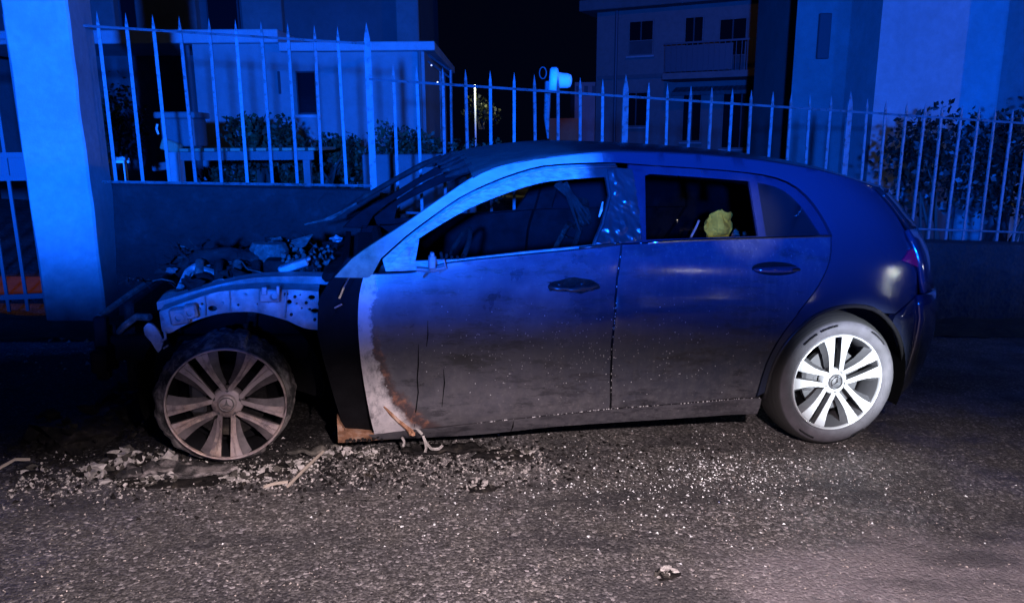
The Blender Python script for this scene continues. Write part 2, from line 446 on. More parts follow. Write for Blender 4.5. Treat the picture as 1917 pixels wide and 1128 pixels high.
class MB:
    """collects primitives into one mesh"""
    def __init__(s): s.v = []; s.f = []
    def add(s, v, f):
        k = len(s.v); s.v += [Vector(q) for q in v]; s.f += [tuple(i + k for i in q) for q in f]; return s
    def box(s, a, b, bev=0.0, R=None, c=None):
        x0, y0, z0 = a; x1, y1, z1 = b; e = bev
        if e <= 0:
            v = [(x0, y0, z0), (x1, y0, z0), (x1, y1, z0), (x0, y1, z0), (x0, y0, z1), (x1, y0, z1), (x1, y1, z1), (x0, y1, z1)]
            f = [(0, 3, 2, 1), (4, 5, 6, 7), (0, 1, 5, 4), (1, 2, 6, 5), (2, 3, 7, 6), (3, 0, 4, 7)]
        else:
            v = []; 
            for (z, k) in ((z0, e), (z0 + e, 0), (z1 - e, 0), (z1, e)):
                v += [(x0 + k + e * (k == 0), y0 + k, z), (x1 - k - e * (k == 0), y0 + k, z), (x1 - k, y0 + k + e * (k == 0), z), (x1 - k, y1 - k - e * (k == 0), z),
                      (x1 - k - e * (k == 0), y1 - k, z), (x0 + k + e * (k == 0), y1 - k, z), (x0 + k, y1 - k - e * (k == 0), z), (x0 + k, y0 + k + e * (k == 0), z)]
            f = [tuple(range(7, -1, -1)), tuple(range(24, 32))]
            for r in range(3):
                for i in range(8):
                    j = (i + 1) % 8; f.append((r * 8 + i, r * 8 + j, r * 8 + 8 + j, r * 8 + 8 + i))
        if R is not None:
            c = Vector(c) if c else Vector(((x0 + x1) / 2, (y0 + y1) / 2, (z0 + z1) / 2))
            v = [R @ (Vector(q) - c) + c for q in v]
        return s.add(v, f)
    def tube(s, pts, r, n=6, caps=True):
        pts = [Vector(q) for q in pts]; rs = r if isinstance(r, (list, tuple)) else [r] * len(pts)
        v = []; f = []; prev = None
        for i, q in enumerate(pts):
            d = (pts[min(i + 1, len(pts) - 1)] - pts[max(i - 1, 0)]).normalized()
            a = prev if prev is not None else (Vector((0, 0, 1)) if abs(d.z) < .9 else Vector((1, 0, 0)))
            u = (a - d * a.dot(d)).normalized(); w = d.cross(u); prev = u
            v += [q + (u * cos(2 * pi * k / n) + w * sin(2 * pi * k / n)) * rs[i] for k in range(n)]
        for i in range(len(pts) - 1):
            for k in range(n):
                j = (k + 1) % n; f.append((i * n + k, i * n + j, i * n + n + j, i * n + n + k))
        if caps: f.append(tuple(range(n - 1, -1, -1))); f.append(tuple(range((len(pts) - 1) * n, len(pts) * n)))
        return s.add(v, f)
    def lathe(s, prof, n=48, axis='y', a0=0, a1=2 * pi, mod=None, c=(0, 0, 0)):
        v = []; f = []; full = abs(a1 - a0 - 2 * pi) < 1e-6; m = n if full else n + 1
        for i in range(m):
            a = a0 + (a1 - a0) * i / n
            for k, (r, h) in enumerate(prof):
                if mod: r, h = mod(a, k, r, h)
                p = (r * cos(a), h, r * sin(a)) if axis == 'y' else (r * cos(a), r * sin(a), h)
                v.append((p[0] + c[0], p[1] + c[1], p[2] + c[2]))
        P = len(prof)
        for i in range(n):
            j = (i + 1) % m
            for k in range(P - 1): f.append((i * P + k, j * P + k, j * P + k + 1, i * P + k + 1))
        return s.add(v, f)
    def lump(s, c, r, rng, sub=2, rough=.35, sc=(1, 1, 1)):
        import bmesh
        bm = bmesh.new(); bmesh.ops.create_icosphere(bm, subdivisions=sub, radius=1)
        sd = Vector((rng.uniform(-50, 50), rng.uniform(-50, 50), rng.uniform(-50, 50)))
        v = []
        for q in bm.verts:
            k = r * (1 + rough * noise.noise(q.co * 1.6 + sd) * 1.6 + rough * .5 * noise.noise(q.co * 4 + sd))
            v.append((c[0] + q.co.x * k * sc[0], c[1] + q.co.y * k * sc[1], c[2] + q.co.z * k * sc[2]))
        f = [tuple(w.index for w in q.verts) for q in bm.faces]; bm.free(); return s.add(v, f)
    def obj(s, name, m, parent=None, smooth=False): return obj(name, s.v, s.f, m, parent, smooth)


def inpoly(x, y, P):
    c = False; n = len(P); j = n - 1
    for i in range(n):
        if (P[i][1] > y) != (P[j][1] > y) and x < (P[j][0] - P[i][0]) * (y - P[i][1]) / (P[j][1] - P[i][1]) + P[i][0]: c = not c
        j = i
    return c


def resample(P, step, closed=True):
    out = []; n = len(P)
    for i in range(n if closed else n - 1):
        a = P[i]; b = P[(i + 1) % n]; L = math.hypot(b[0] - a[0], b[1] - a[1]); k = max(1, int(L / step + .5))
        out += [(a[0] + (b[0] - a[0]) * t / k, a[1] + (b[1] - a[1]) * t / k) for t in range(k)]
    if not closed: out.append(P[-1])
    return out


def smooth_line(P, n=4):
    """Catmull-Rom through an open polyline"""
    out = []
    for i in range(len(P) - 1):
        p0 = P[max(i - 1, 0)]; p1 = P[i]; p2 = P[i + 1]; p3 = P[min(i + 2, len(P) - 1)]
        for k in range(n):
            t = k / n
            out.append(tuple(.5 * (2 * p1[c] + (p2[c] - p0[c]) * t + (2 * p0[c] - 5 * p1[c] + 4 * p2[c] - p3[c]) * t * t + (3 * p1[c] - p0[c] - 3 * p2[c] + p3[c]) * t ** 3) for c in (0, 1)))
    out.append(tuple(P[-1])); return out


def fill(outline, holes=(), grid=.05):
    """triangulated 2D polygon with interior grid -> verts, tris, boundary loops"""
    loops = [list(outline)] + [list(h) for h in holes]
    vs = []; es = []
    for L in loops:
        k = len(vs); vs += [Vector(q) for q in L]; es += [(k + i, k + (i + 1) % len(L)) for i in range(len(L))]
    xs = [q[0] for q in outline]; ys = [q[1] for q in outline]
    x = min(xs) + grid * .5; row = 0
    while x < max(xs):
        y = min(ys) + grid * .5
        while y < max(ys):
            if inpoly(x, y, outline) and not any(inpoly(x, y, h) for h in holes):
                if all((vx.x - x) ** 2 + (vx.y - y) ** 2 > (grid * .45) ** 2 for vx in vs[:sum(len(l) for l in loops)]): vs.append(Vector((x, y)))
            y += grid
        x += grid
    ov, oe, of, a, b2, c = delaunay_2d_cdt(vs, es, [], 0, 1e-6)
    tris = []
    for t in of:
        cx = sum(ov[i].x for i in t) / 3; cy = sum(ov[i].y for i in t) / 3
        if inpoly(cx, cy, outline) and not any(inpoly(cx, cy, h) for h in holes): tris.append(tuple(t))
    # boundary edges with direction
    ed = {}
    for t in tris:
        for i in range(len(t)):
            e = (t[i], t[(i + 1) % len(t)]); ed[e] = 1
    bnd = [e for e in ed if (e[1], e[0]) not in ed]
    return ov, tris, bnd


# ------------------------------------------------------------------ car body surface (side skin y as a function of x, z)
BZ = [.03, .08, .12, .17, .22, .35, .5, .6, .66, .75, .85, .92, .98, 1.05, 1.2, 1.3, 1.35, 1.38, 1.40, 1.43, 1.5]
BY = [.10, .075, .045, .018, -.002, -.014, -.022, -.030, -.027, -.022, -.010, .010, .042, .08, .160, .22, .258, .30, .36, .5, .8]
YC = .87
XZ = [.15, .25, .35, .5, .62, .70, .80, .95, 1.05, 1.15, 1.22, 1.28, 1.33]
XE = [3.40, 3.50, 3.555, 3.585, 3.585, 3.555, 3.52, 3.47, 3.41, 3.31, 3.22, 3.13, 3.04]
X0 = 2.45; NE = 2.7


def interp(x, X, Y):
    n = len(X)
    if x <= X[0]: return Y[0]
    if x >= X[-1]: return Y[-1]
    i = 0
    while X[i + 1] < x: i += 1
    def sl(k):
        if k <= 0: return (Y[1] - Y[0]) / (X[1] - X[0])
        if k >= n - 1: return (Y[-1] - Y[-2]) / (X[-1] - X[-2])
        a = (Y[k] - Y[k - 1]) / (X[k] - X[k - 1]); b = (Y[k + 1] - Y[k]) / (X[k + 1] - X[k])
        return 0 if a * b <= 0 else 2 * a * b / (a + b)
    h = X[i + 1] - X[i]; t = (x - X[i]) / h; m0 = sl(i) * h; m1 = sl(i + 1) * h
    return (2 * t ** 3 - 3 * t * t + 1) * Y[i] + (t ** 3 - 2 * t * t + t) * m0 + (-2 * t ** 3 + 3 * t * t) * Y[i + 1] + (t ** 3 - t * t) * m1


CREASE = .85
CRX = [1.30, 1.54, 1.92, 2.15, 2.31, 2.40, 2.45]; CRZ = [.66, .684, .717, .731, .723, .697, .655]


def crease(x, z):
    """pressed feature line along the rear door"""
    if x < 1.25 or x > 2.55: return 0
    zc = interp(x, CRX, CRZ); w = min(1, max(0, (x - 1.3) / .35)) * min(1, max(0, (2.5 - x) / .12))
    d = z - zc
    return CREASE * (-.010 * w * (math.exp(-(d / .012) ** 2) if d > 0 else math.exp(-(d / .07) ** 2)) + .006 * w * math.exp(-((d - .03) / .02) ** 2))


def S(x, z):
    y = interp(z, BZ, BY) + crease(x, z)
    if x < .55: y += .10 * (.55 - x) ** 2
    # flare round the rear wheel
    d = math.hypot(x - 2.73, z - .33)
    if d < .62: y -= .016 * math.exp(-((d - .40) / .085) ** 2)
    if x > X0:
        xe = interp(z, XZ, XE); t = min(1.0, (x - X0) / (xe - X0)); w = YC - y
        y = YC - w * (1 - t ** NE) ** (1 / NE)
    return y


car = empty('burnt_car', GW(0, YC, 0), (0, SL, 0))
tag(car, 'burnt out dark blue hatchback with stripped front end parked on the asphalt', 'car')


def cv(x, y, z): return Vector((x, y - YC, z))


def panel(name, outline, m, parent=car, holes=(), off=0.0, depth=.03, grid=.05, side=1, fun=S, bulge=None, step=.03, local=None, flange=True):
    """sheet pressed onto the side skin, edges rolled and turned inwards"""
    out = resample(outline, step); hol = [resample(h, step) for h in holes]
    ov, tris, bnd = fill(out, hol, grid)
    def Y(q, e=0):
        y = fun(q[0], q[1]) + off + e
        if bulge: y += bulge(q[0], q[1])
        return y if side > 0 else 2 * YC - y
    bset = {i for e in bnd for i in e}
    v = [cv(q.x, Y(q, .003 if i in bset else 0), q.y) for i, q in enumerate(ov)]
    f = []
    a = ov[tris[0][0]]; b = ov[tris[0][1]]; c = ov[tris[0][2]]
    ccw = (b.x - a.x) * (c.y - a.y) - (b.y - a.y) * (c.x - a.x) > 0     # ccw in (x,z) -> normal -y
    flip = (not ccw) if side > 0 else ccw
    for t in tris: f.append(t[::-1] if flip else t)
    nv = len(v); ring = {}
    sm = [True] * len(f)
    if flange:
        for i in bset:
            q = ov[i]; ring[i] = len(v)
            v.append(v[i].copy()); w = v[i].copy(); w.y += depth * side; v.append(w)
        for a, b in bnd:
            q = (ring[a], ring[a] + 1, ring[b] + 1, ring[b])
            f.append(q if flip else q[::-1]); sm.append(False)
    if local is not None:
        v = [q - local for q in v]
    me = bpy.data.meshes.new(name); me.from_pydata(v, [], f); me.update(); me.materials.append(m)
    me.polygons.foreach_set('use_smooth', sm)
    o = bpy.data.objects.new(name, me); COL.objects.link(o); o.parent = parent
    if local is not None: o.location = local
    return o


# --- traced side outlines (car frame metres)
gap_fr = [(1.609, .226), (1.594, .374), (1.583, .531), (1.584, .699), (1.586, .813), (1.596, .882), (1.609, .950)]   # rear edge of the front door
gap_rf = [(x + .010, z) for x, z in gap_fr]
door_front = smooth_line([(.535, .812), (.517, .73), (.512, .616), (.523, .471), (.539, .356), (.56, .236), (.585, .113)], 3)
bottom_f = smooth_line([(.585, .113), (.746, .135), (.921, .154), (1.168, .182), (1.411, .204), (1.609, .226)], 2)
bottom_r = smooth_line([(1.619, .226), (1.983, .247), (2.30, .271)], 3)
belt_f = smooth_line([(.535, .812), (.718, .822), (.80, .845), (.894, .866), (1.179, .90), (1.425, .927), (1.609, .950)], 3)
belt_r = smooth_line([(1.619, .951), (1.802, .963), (1.953, .973), (2.274, .99), (2.63, 1.006)], 3)
arch_door = smooth_line([(2.30, .271), (2.324, .431), (2.383, .579), (2.468, .697), (2.545, .795), (2.601, .902), (2.630, 1.006)], 3)
rail_top = smooth_line([(.42, .80), (.487, .873), (.561, .927), (.635, .973), (.728, 1.033), (.805, 1.087), (.886, 1.142), (.967, 1.195), (1.051, 1.237), (1.177, 1.274), (1.305, 1.299), (1.48, 1.325), (1.66, 1.341), (2.0, 1.346), (2.35, 1.333), (2.65, 1.300), (2.9, 1.255), (3.02, 1.228)], 2)
frame_out = smooth_line([(.606, .871), (.697, .952), (.804, 1.031), (.924, 1.113), (1.048, 1.174), (1.173, 1.223), (1.301, 1.259), (1.474, 1.277), (1.63, 1.288)], 2)
frame2_out = smooth_line([(1.63, 1.288), (1.78, 1.284), (2.0, 1.281), (2.253, 1.272), (2.40, 1.254), (2.50, 1.212), (2.57, 1.14), (2.615, 1.06), (2.635, 1.006)], 2)
win1 = smooth_line([(.748, .953), (.852, 1.017), (.962, 1.077), (1.077, 1.126), (1.212, 1.174), (1.329, 1.202), (1.502, 1.222), (1.575, 1.228)], 2) + \
    [(1.582, 1.152), (1.537, 1.032), (1.504, .971), (1.492, .947), (1.425, .939), (1.179, .912), (.91, .878), (.733, .867)]
win2 = [(1.751, 1.239), (1.788, 1.250), (1.992, 1.246), (2.253, 1.238), (2.269, 1.236), (2.270, 1.143), (2.272, 1.0), (1.953, .984), (1.726, .972), (1.735, 1.09)]
win3 = smooth_line([(2.308, 1.232), (2.395, 1.218), (2.468, 1.18), (2.53, 1.11), (2.565, 1.05), (2.59, 1.012)], 2) + [(2.31, 1.001)]
arch = smooth_line([(2.345, .20), (2.352, .30), (2.366, .418), (2.425, .553), (2.535, .658), (2.688, .703), (2.849, .688), (2.975, .61), (3.07, .503), (3.13, .377), (3.15, .25)], 3)

rng = random.Random(7)

# --- near side panels
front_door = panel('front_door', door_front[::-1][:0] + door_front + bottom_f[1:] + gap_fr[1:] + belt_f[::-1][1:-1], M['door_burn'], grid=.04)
front_door['label'] = 'scorched front door with its paint bleached along the leading edge'
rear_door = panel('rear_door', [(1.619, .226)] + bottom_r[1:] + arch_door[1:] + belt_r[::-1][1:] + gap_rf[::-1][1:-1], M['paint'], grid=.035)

fr1 = panel('window_frame', frame_out[::1] + [(1.625, 1.1), (1.612, .954)] + [(x, z + .004) for x, z in belt_f[::-1] if x > .74] + [(.70, .828), (.62, .825)],
            M['frame_burn'], parent=front_door, holes=[win1], off=.012, depth=.02, grid=.03, step=.025)
for k, (pts, o_) in enumerate((([(x, z) for x, z in frame_out if x > .68], 0),)):
    mb = MB(); mb.tube([cv(x, S(x, z - .012) + .004, z - .012) for x, z in pts], .0055, 6); mb.obj('window_seal', M['frame_burn'], front_door, True)
fr2 = panel('window_frame', frame2_out[1:] + [(x, z + .004) for x, z in belt_r[::-1]] + [(1.632, 1.1)],
            M['paint_clean'], parent=rear_door, holes=[win2, win3], off=.012, depth=.02, grid=.03, step=.025)
panel('window_glass', [(1.73, .96), (2.28, .99), (2.28, 1.243), (1.99, 1.252), (1.74, 1.252)], M['glass'], parent=rear_door, off=.026, grid=.1, flange=False)
panel('quarter_glass', [(2.30, .995), (2.60, 1.006), (2.57, 1.06), (2.53, 1.115), (2.47, 1.186), (2.39, 1.224), (2.30, 1.238)], M['glass_dark'], parent=rear_door, off=.022, grid=.1, flange=False)
mb = MB()
mb.tube([cv(x, S(x, z) + .004, z + .004) for x, z in belt_r if 1.7 < x < 2.64], .006, 6); mb.obj('belt_trim', M['chrome'], rear_door, True)
mb = MB(); mb.tube([cv(x, S(x, z) + .008, z + .006) for x, z in belt_f if 1.40 < x < 1.62], .007, 6); mb.obj('belt_trim', M['trim'], front_door, True)

# blistered cladding of the door pillar
blist = lambda x, z: -.022 * max(0, noise.noise(Vector((x * 40, z * 26, 1)))) - .016 * abs(noise.noise(Vector((x * 66, z * 50, 7)))) + .006
panel('pillar_cladding', [(1.50, .953), (1.512, .975), (1.545, 1.032), (1.59, 1.152), (1.584, 1.262), (1.62, 1.270), (1.70, 1.268), (1.712, 1.1), (1.705, .966), (1.6, .957)],
      mat('blistered_cladding', (.02, .021, .026), .28, spec=.6), parent=front_door, off=-.002, depth=.03, grid=.009, step=.010, bulge=blist)['label'] = 'blistered melted pillar cladding'
panel('pillar_edge', [(1.712, .966), (1.730, .968), (1.742, 1.09), (1.758, 1.25), (1.775, 1.262), (1.70, 1.268)], M['paint_clean'], parent=rear_door, off=.004, depth=.02, grid=.02, step=.02)

# mirror sail, quarter post and the metal core the mirror left behind
panel('mirror_sail', [(.628, .846), (.668, .888), (.722, .940), (.722, .934), (.706, .85)], M['frame_burn'], parent=front_door, off=.004, grid=.03)
panel('quarter_post', [(.716, .858), (.735, .862), (.752, .952), (.738, .95)], M['frame_burn'], parent=front_door, off=.0, grid=.02)
mb = MB(); y0 = S(.80, .86)
mb.box((.785, y0 - .05 - YC, .845), (.815, y0 - .01 - YC, .90), .006); mb.box((.79, y0 - .06 - YC, .895), (.806, y0 - .03 - YC, .915), .004)
mb.tube([cv(.80, y0 - .03, .85), cv(.78, y0 - .045, .83), cv(.77, y0 - .02, .81)], .006)
mb.tube([cv(.815, y0 - .03, .88), cv(.845, y0 - .05, .885), cv(.855, y0 - .045, .85), cv(.83, y0 - .03, .83)], .004)
mb.tube([cv(.74, y0 - .01, .84), cv(.80, y0 - .02, .838), cv(.86, y0 - .01, .85)], .010)
mb.obj('mirror_stump', M['bare_metal'], front_door)
for i in range(5):
    x = .84 + i * .022 + rng.uniform(-.006, .006); a = rng.uniform(-.3, .5)
    mb = MB(); mb.box((x, y0 + .02 - YC, .865), (x + .012, y0 + .035 - YC, .90 + rng.uniform(-.01, .015)), .003, Matrix.Rotation(a, 3, 'Y'))
    mb.obj('clip', M['char'], front_door)


M['melt'] = mat('melted_plastic', (.02, .02, .024), .3, spec=.6)


def handle(x0, x1, z, parent, m, rise, melted=False):
    mb = MB(); n = 12; v = []
    for i in range(n + 1):
        t = i / n; x = x0 + (x1 - x0) * t; zz = z + rise * t
        y = S(x, zz) - .030 * sin(pi * min(1, max(0, t))) ** .5 - .004
        v.append(cv(x, y, zz))
    if melted:
        v = [q + Vector((0, .012, -.012 * sin(pi * i / n) + .008 * noise.noise(q * 30))) for i, q in enumerate(v)]
    mb.tube(v, [.004 + (.012 * (.7 + .6 * noise.noise(v[i] * 40)) if melted else .010) * sin(pi * i / n) ** .4 for i in range(n + 1)], 8)
    if melted:
        for i in range(9): t = rng.random(); x = x0 + (x1 - x0) * t; zz = z + rng.uniform(-.022, .02); mb.lump(cv(x, S(x, zz) - .002, zz), rng.uniform(.004, .011), rng, 1, .6, (1.6, .6, .8))
    o = mb.obj('door_handle', m, parent, True)
    mb = MB(); cx = x0 + (x1 - x0) * .5; zc = z + rise * .5
    def mod(a, k, r, h):
        return r, h
    vs = []; f = []
    for k, (s_, d_) in enumerate(((1, .0005), (.8, -.003), (.0, -.003))):
        for i in range(24):
            a = 2 * pi * i / 24; x = cx + (x1 - x0) * .50 * s_ * cos(a); zz = zc + .030 * s_ * sin(a); vs.append(cv(x, S(x, zz) - .0015 + (-d_ if k else 0) * .2, zz))
    for k in range(2):
        for i in range(24): j = (i + 1) % 24; f.append((k * 24 + i, k * 24 + j, k * 24 + 24 + j, k * 24 + 24 + i))
    if melted: vs = [q + Vector((.010 * noise.noise(q * 25), 0, .012 * noise.noise(q * 25 + Vector((9, 0, 0))))) for q in vs]
    mb.add(vs, f); mb.obj('handle_recess', M['char'] if melted else M['black'], parent, True)
    return o


handle(1.285, 1.515, .778, front_door, M['melt'], .006, True)
h2 = handle(2.215, 2.445, .862, rear_door, M['paint_clean'], .008)
mb = MB(); mb.box((2.375, S(2.4, .868) - .041 - YC, .863), (2.43, S(2.4, .868) - .036 - YC, .874), .002); mb.obj('handle_inlay', M['chrome'], rear_door)

# --- body side: roof rail, rear pillar and rear wing in one pressing
side_out = rail_top + [(3.10, 1.10), (3.155, .98), (3.165, .85), (3.168, .74), (2.985, .66), (2.90, .668)] + [q for q in arch[::-1] if 2.34 < q[0] < 2.88 and q[1] > .28] \
    + [(2.310, .275)] + [(x + .009, z + .002) for x, z in arch_door if z > .29] + [(x + .008, z + .005) for x, z in frame2_out[::-1]] + [(x - .006, z + .007) for x, z in frame_out[::-1][1:]] + [(.56, .80)]


def side_mat(n, b):
    rail_burn(n, b)


M['side'] = mat('body_side_paint', rough=.15, spec=.6, build=side_mat)
body_side = panel('body_side', side_out, M['side'], grid=.045, step=.03)
panel('body_side', side_out, M['char_flat'], grid=.07, step=.04, side=-1)
panel('front_door', door_front + bottom_f[1:] + gap_fr[1:] + belt_f[::-1][1:-1], M['char_flat'], side=-1, grid=.08, step=.05)
fd2 = panel('rear_door', [(1.619, .226)] + bottom_r[1:] + arch_door[1:] + belt_r[::-1][1:] + gap_rf[::-1][1:-1], M['char_flat'], side=-1, grid=.08, step=.05)
panel('window_frame', frame_out + [(1.625, 1.1), (1.612, .954)] + [(x, z + .004) for x, z in belt_f[::-1] if x > .74] + [(.70, .828), (.62, .825)],
      M['char_flat'], parent=fd2, holes=[win1], off=.012, depth=.03, grid=.06, step=.04, side=-1)
panel('window_frame', frame2_out[1:] + [(x, z + .004) for x, z in belt_r[::-1]] + [(1.632, 1.1)], M['char_flat'], parent=fd2, holes=[win2], off=.012, depth=.03, grid=.06, step=.04, side=-1)
panel('window_glass', [(1.73, .96), (2.28, .99), (2.28, 1.243), (1.99, 1.252), (1.74, 1.252)], M['glass_dark'], parent=fd2, off=.026, grid=.1, flange=False, side=-1)

# --- sill
sill_bot = smooth_line([(.433, .061), (.683, .078), (.981, .085), (1.164, .103), (1.402, .13), (1.876, .154), (2.335, .179)], 2)
sill_top = [(x, z - .007) for x, z in (bottom_f + bottom_r)]
for sd in (1, -1):
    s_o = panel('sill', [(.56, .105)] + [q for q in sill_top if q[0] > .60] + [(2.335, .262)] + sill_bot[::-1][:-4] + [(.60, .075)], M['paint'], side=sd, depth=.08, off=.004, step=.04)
panel('sill_end', [(.43, .20), (.462, .13), (.60, .108), (.66, .112), (.70, .096), (.683, .074), (.433, .058)], M['rust'], off=.012, depth=.06, step=.02, grid=.025)['label'] = 'rusty bare front end of the sill'
mb = MB()
for i in range(10):
    x = .47 + i * .016 + rng.uniform(-.004, .004); mb.lump((x, S(x, .085) + .004 - YC, .085 + rng.uniform(-.008, .01)), rng.uniform(.006, .011), rng, 1)
mb.obj('weld_beads', M['char'], car)

# --- roof
RX = [.95, 1.05, 1.177, 1.305, 1.48, 1.66, 2.0, 2.35, 2.65, 2.9, 3.05]; RZ = [1.187, 1.237, 1.274, 1.299, 1.325, 1.341, 1.346, 1.333, 1.300, 1.255, 1.225]
CX = [.95, 1.1, 1.25, 1.5, 1.9, 2.3, 2.7, 3.0, 3.12]; CZ = [1.285, 1.325, 1.355, 1.384, 1.391, 1.38, 1.345, 1.290, 1.262]
v = []; f = []; nx, ny = 56, 22
for i in range(nx + 1):
    for j in range(ny + 1):
        t = j / ny; s_ = 2 * t - 1
        xe = .98 + (3.10 - .98) * i / nx
        x = xe + (1 - s_ * s_) * (.02 if i < 4 else .02) * (1 if i > nx - 6 else 0) * 2
        xr = min(x, 3.05); zr = interp(xr, RX, RZ); yr = S(min(xr, 3.0), zr)
        if x > 2.9: yr = S(2.9, interp(2.9, RX, RZ)) + (x - 2.9) * .25
        y = yr + (2 * YC - 2 * yr) * t
        z = zr + (interp(x, CX, CZ) - zr) * (1 - s_ ** 4 * .55 - s_ * s_ * .45)
        if x < 1.35: z += .018 * noise.noise(Vector((x * 9, y * 4, 3))) * (1.35 - x) / .37
        v.append(cv(x, y, z - .002))
for i in range(nx):
    for j in range(ny): a = i * (ny + 1) + j; f.append((a, a + ny + 1, a + ny + 2, a + 1))


def roofm(n, b):
    x = n.sep()[0]; t = n.math('ADD', x, n.math('MULTIPLY', n.math('SUBTRACT', n.noise(4, 5, .65), .5), .5))
    k = n.sstep(t, 1.25, 1.75); c = n.ramp(n.noise(12, 6, .75, n.map((1, 5, 1))), [(.35, (.010, .010, .011)), (.62, (.05, .045, .035)), (.78, (.15, .13, .09))])
    n.link(n.mix(k, c, (.010, .011, .016)), b.inputs['Base Color']); n.link(n.mix(k, .8, .22), b.inputs['Roughness'])
    n.bump(b, n.noise(40, 5, .7), .25, .006)


M['roof'] = mat('roof_skin', rough=.3, build=roofm)
roof = obj('roof', v, f, M['roof'], car, True)
md = roof.modifiers.new('t', 'SOLIDIFY'); md.thickness = .02; md.offset = -1
# sagging scraps of the burnt windscreen edge under the roof front
for i in range(9):
    y = .32 + i * .13; x = .90 + .1 * (1 - ((y - YC) / .6) ** 2) * 0 + rng.uniform(-.02, .03); z = interp(1.0, CX, CZ) - .03 - .05 * ((y - YC) / .6) ** 2
    mb = MB(); pts = [cv(x + .12, y, z + .02)] + [cv(x + .12 - k * .03, y + .03 * noise.noise(Vector((i, k, 0))), z + .015 - .012 * k + .02 * noise.noise(Vector((k, i, 5)))) for k in range(1, 5)]
    mb.tube(pts, [.018, .022, .016, .012, .004], 6); mb.obj('headlining_scrap', M['char'], car)

# --- rear end
def rear_grid(name, zs, th0, m, parent=car, off=0):
    v = []; f = []; n = 40
    for z in zs:
        w0 = YC - (interp(z, BZ, BY)); xe = interp(z, XZ, XE)
        for i in range(n + 1):
            a = th0 + (pi - 2 * th0) * i / n
            # superellipse from near side to far side
            ca, sa = cos(a), sin(a)
            y = -w0 * (abs(ca) ** (2 / NE)) * (1 if ca > 0 else -1); x = X0 + (xe + off - X0) * sa ** (2 / NE)
            v.append(Vector((x, y, z)))
    for r in range(len(zs) - 1):
        for i in range(n): a = r * (n + 1) + i; f.append((a, a + 1, a + n + 2, a + n + 1))
    o = obj(name, v, f, m, parent, True); md = o.modifiers.new('t', 'SOLIDIFY'); md.thickness = .02; md.offset = 1
    return o


def th_of(x, z):
    xe = interp(z, XZ, XE); return math.asin(min(1, ((x - X0) / (xe - X0)) ** (NE / 2)))


hatch = rear_grid('hatch', [.74, .80, .86, .92, .98, 1.03], th_of(3.165, .85), M['paint_clean'])
rear_grid('rear_glass', [1.03, 1.08, 1.13, 1.18, 1.22], th_of(3.10, 1.10), M['glass_dark'], hatch)
bumper = rear_grid('rear_bumper', [.22, .26, .32, .40, .48, .56, .62, .68, .735], th_of(3.165, .5), M['paint_clean'], off=.006)
panel('bumper_side', [(3.168, .732), (2.985, .652), (2.97, .615)] + [q for q in arch if q[0] > 2.97 and q[1] > .22] + [(3.15, .225), (3.20, .22), (3.22, .45), (3.19, .6)], M['paint_clean'], parent=bumper, off=-.004, depth=.04, grid=.035, step=.025)
lampz = [(3.03, .905), (3.10, .948), (3.22, .968), (3.32, .95), (3.335, .89), (3.29, .862), (3.16, .868)]
panel('tail_lamp', lampz, M['lamp_red'], off=-.012, depth=.03, grid=.02, step=.02)
panel('tail_lamp', lampz, M['lamp_red'], off=-.012, depth=.03, grid=.02, step=.02, side=-1)
panel('lamp_sparkle', [(3.20, .93), (3.24, .935), (3.24, .915), (3.20, .91)], M['chrome'], off=-.018, depth=.01, grid=.02, step=.02)  # chrome chip added to imitate a sparkle on the tail lamp
mb = MB(); mb.box((3.40, .12 - YC + .25, .50), (3.52, .16 - YC + .25, .54), .01); mb.obj('bumper_reflector', M['lamp_red'], bumper)
mb = MB()
pts = [(q[0], q[1]) for q in arch]
mb.tube([cv(x, S(min(x, 3.14), z) + .006, z) for x, z in pts if z > .24], .011, 6); mb.obj('arch_lip', M['trim'], car, True)

# wheel houses, floor, bulkheads
def wheelhouse(x, z, r, y0, y1, m):
    mb = MB(); mb.lathe([(r, y0 - YC), (r, y1 - YC), (.02, y1 - YC)], 28, 'y', -.35, pi + .35, c=(x, 0, z)); return mb.obj('wheel_house', m, car)


wheelhouse(2.73, .33, .385, .03, .40, M['black']); wheelhouse(2.73, .33, .385, 2 * YC - .03, 2 * YC - .40, M['black'])
wheelhouse(0, .28, .37, .17, .42, M['char_flat']); wheelhouse(0, .28, .37, 2 * YC - .17, 2 * YC - .42, M['char_flat'])
mb = MB(); mb.box((.45, .12 - YC, .165), (2.30, .12 - YC + 1.5, .20)); mb.box((2.30, .42 - YC, .20), (3.4, .42 - YC + .9, .25)); mb.obj('floor_pan', M['char_flat'], car)
mb = MB(); mb.box((.44, .20 - YC, .20), (.47, YC - .20, .80)); mb.obj('bulkhead', M['char_flat'], car)

# hinge pillar with its charred skin, bonnet hinge bracket
panel('hinge_pillar', smooth_line([(.36, .70), (.352, .56), (.40, .35), (.44, .20)], 2) + [(.45, .10), (.62, .115), (.585, .20), (.555, .4), (.545, .616), (.56, .80), (.60, .86), (.52, .875), (.42, .80)], M['char_flat'], off=.05, depth=.10, grid=.05)
panel('wing_bracket', [(.355, .69), (.395, .765), (.47, .872), (.512, .866), (.50, .80), (.45, .70), (.40, .62), (.372, .60)], M['char_flat'], off=.028, depth=.06, grid=.04,
      bulge=lambda x, z: .012 * noise.noise(Vector((x * 14, z * 14, 2))))
mb = MB(); y0 = S(.46, .75) + .02
mb.tube([cv(.495, y0, .838), cv(.455, y0 - .006, .76), cv(.438, y0, .715)], [.005, .007, .008], 6); mb.tube([cv(.42, y0, .675), cv(.45, y0 - .004, .692)], .006, 6)
mb.obj('gas_strut', M['chrome'], car)
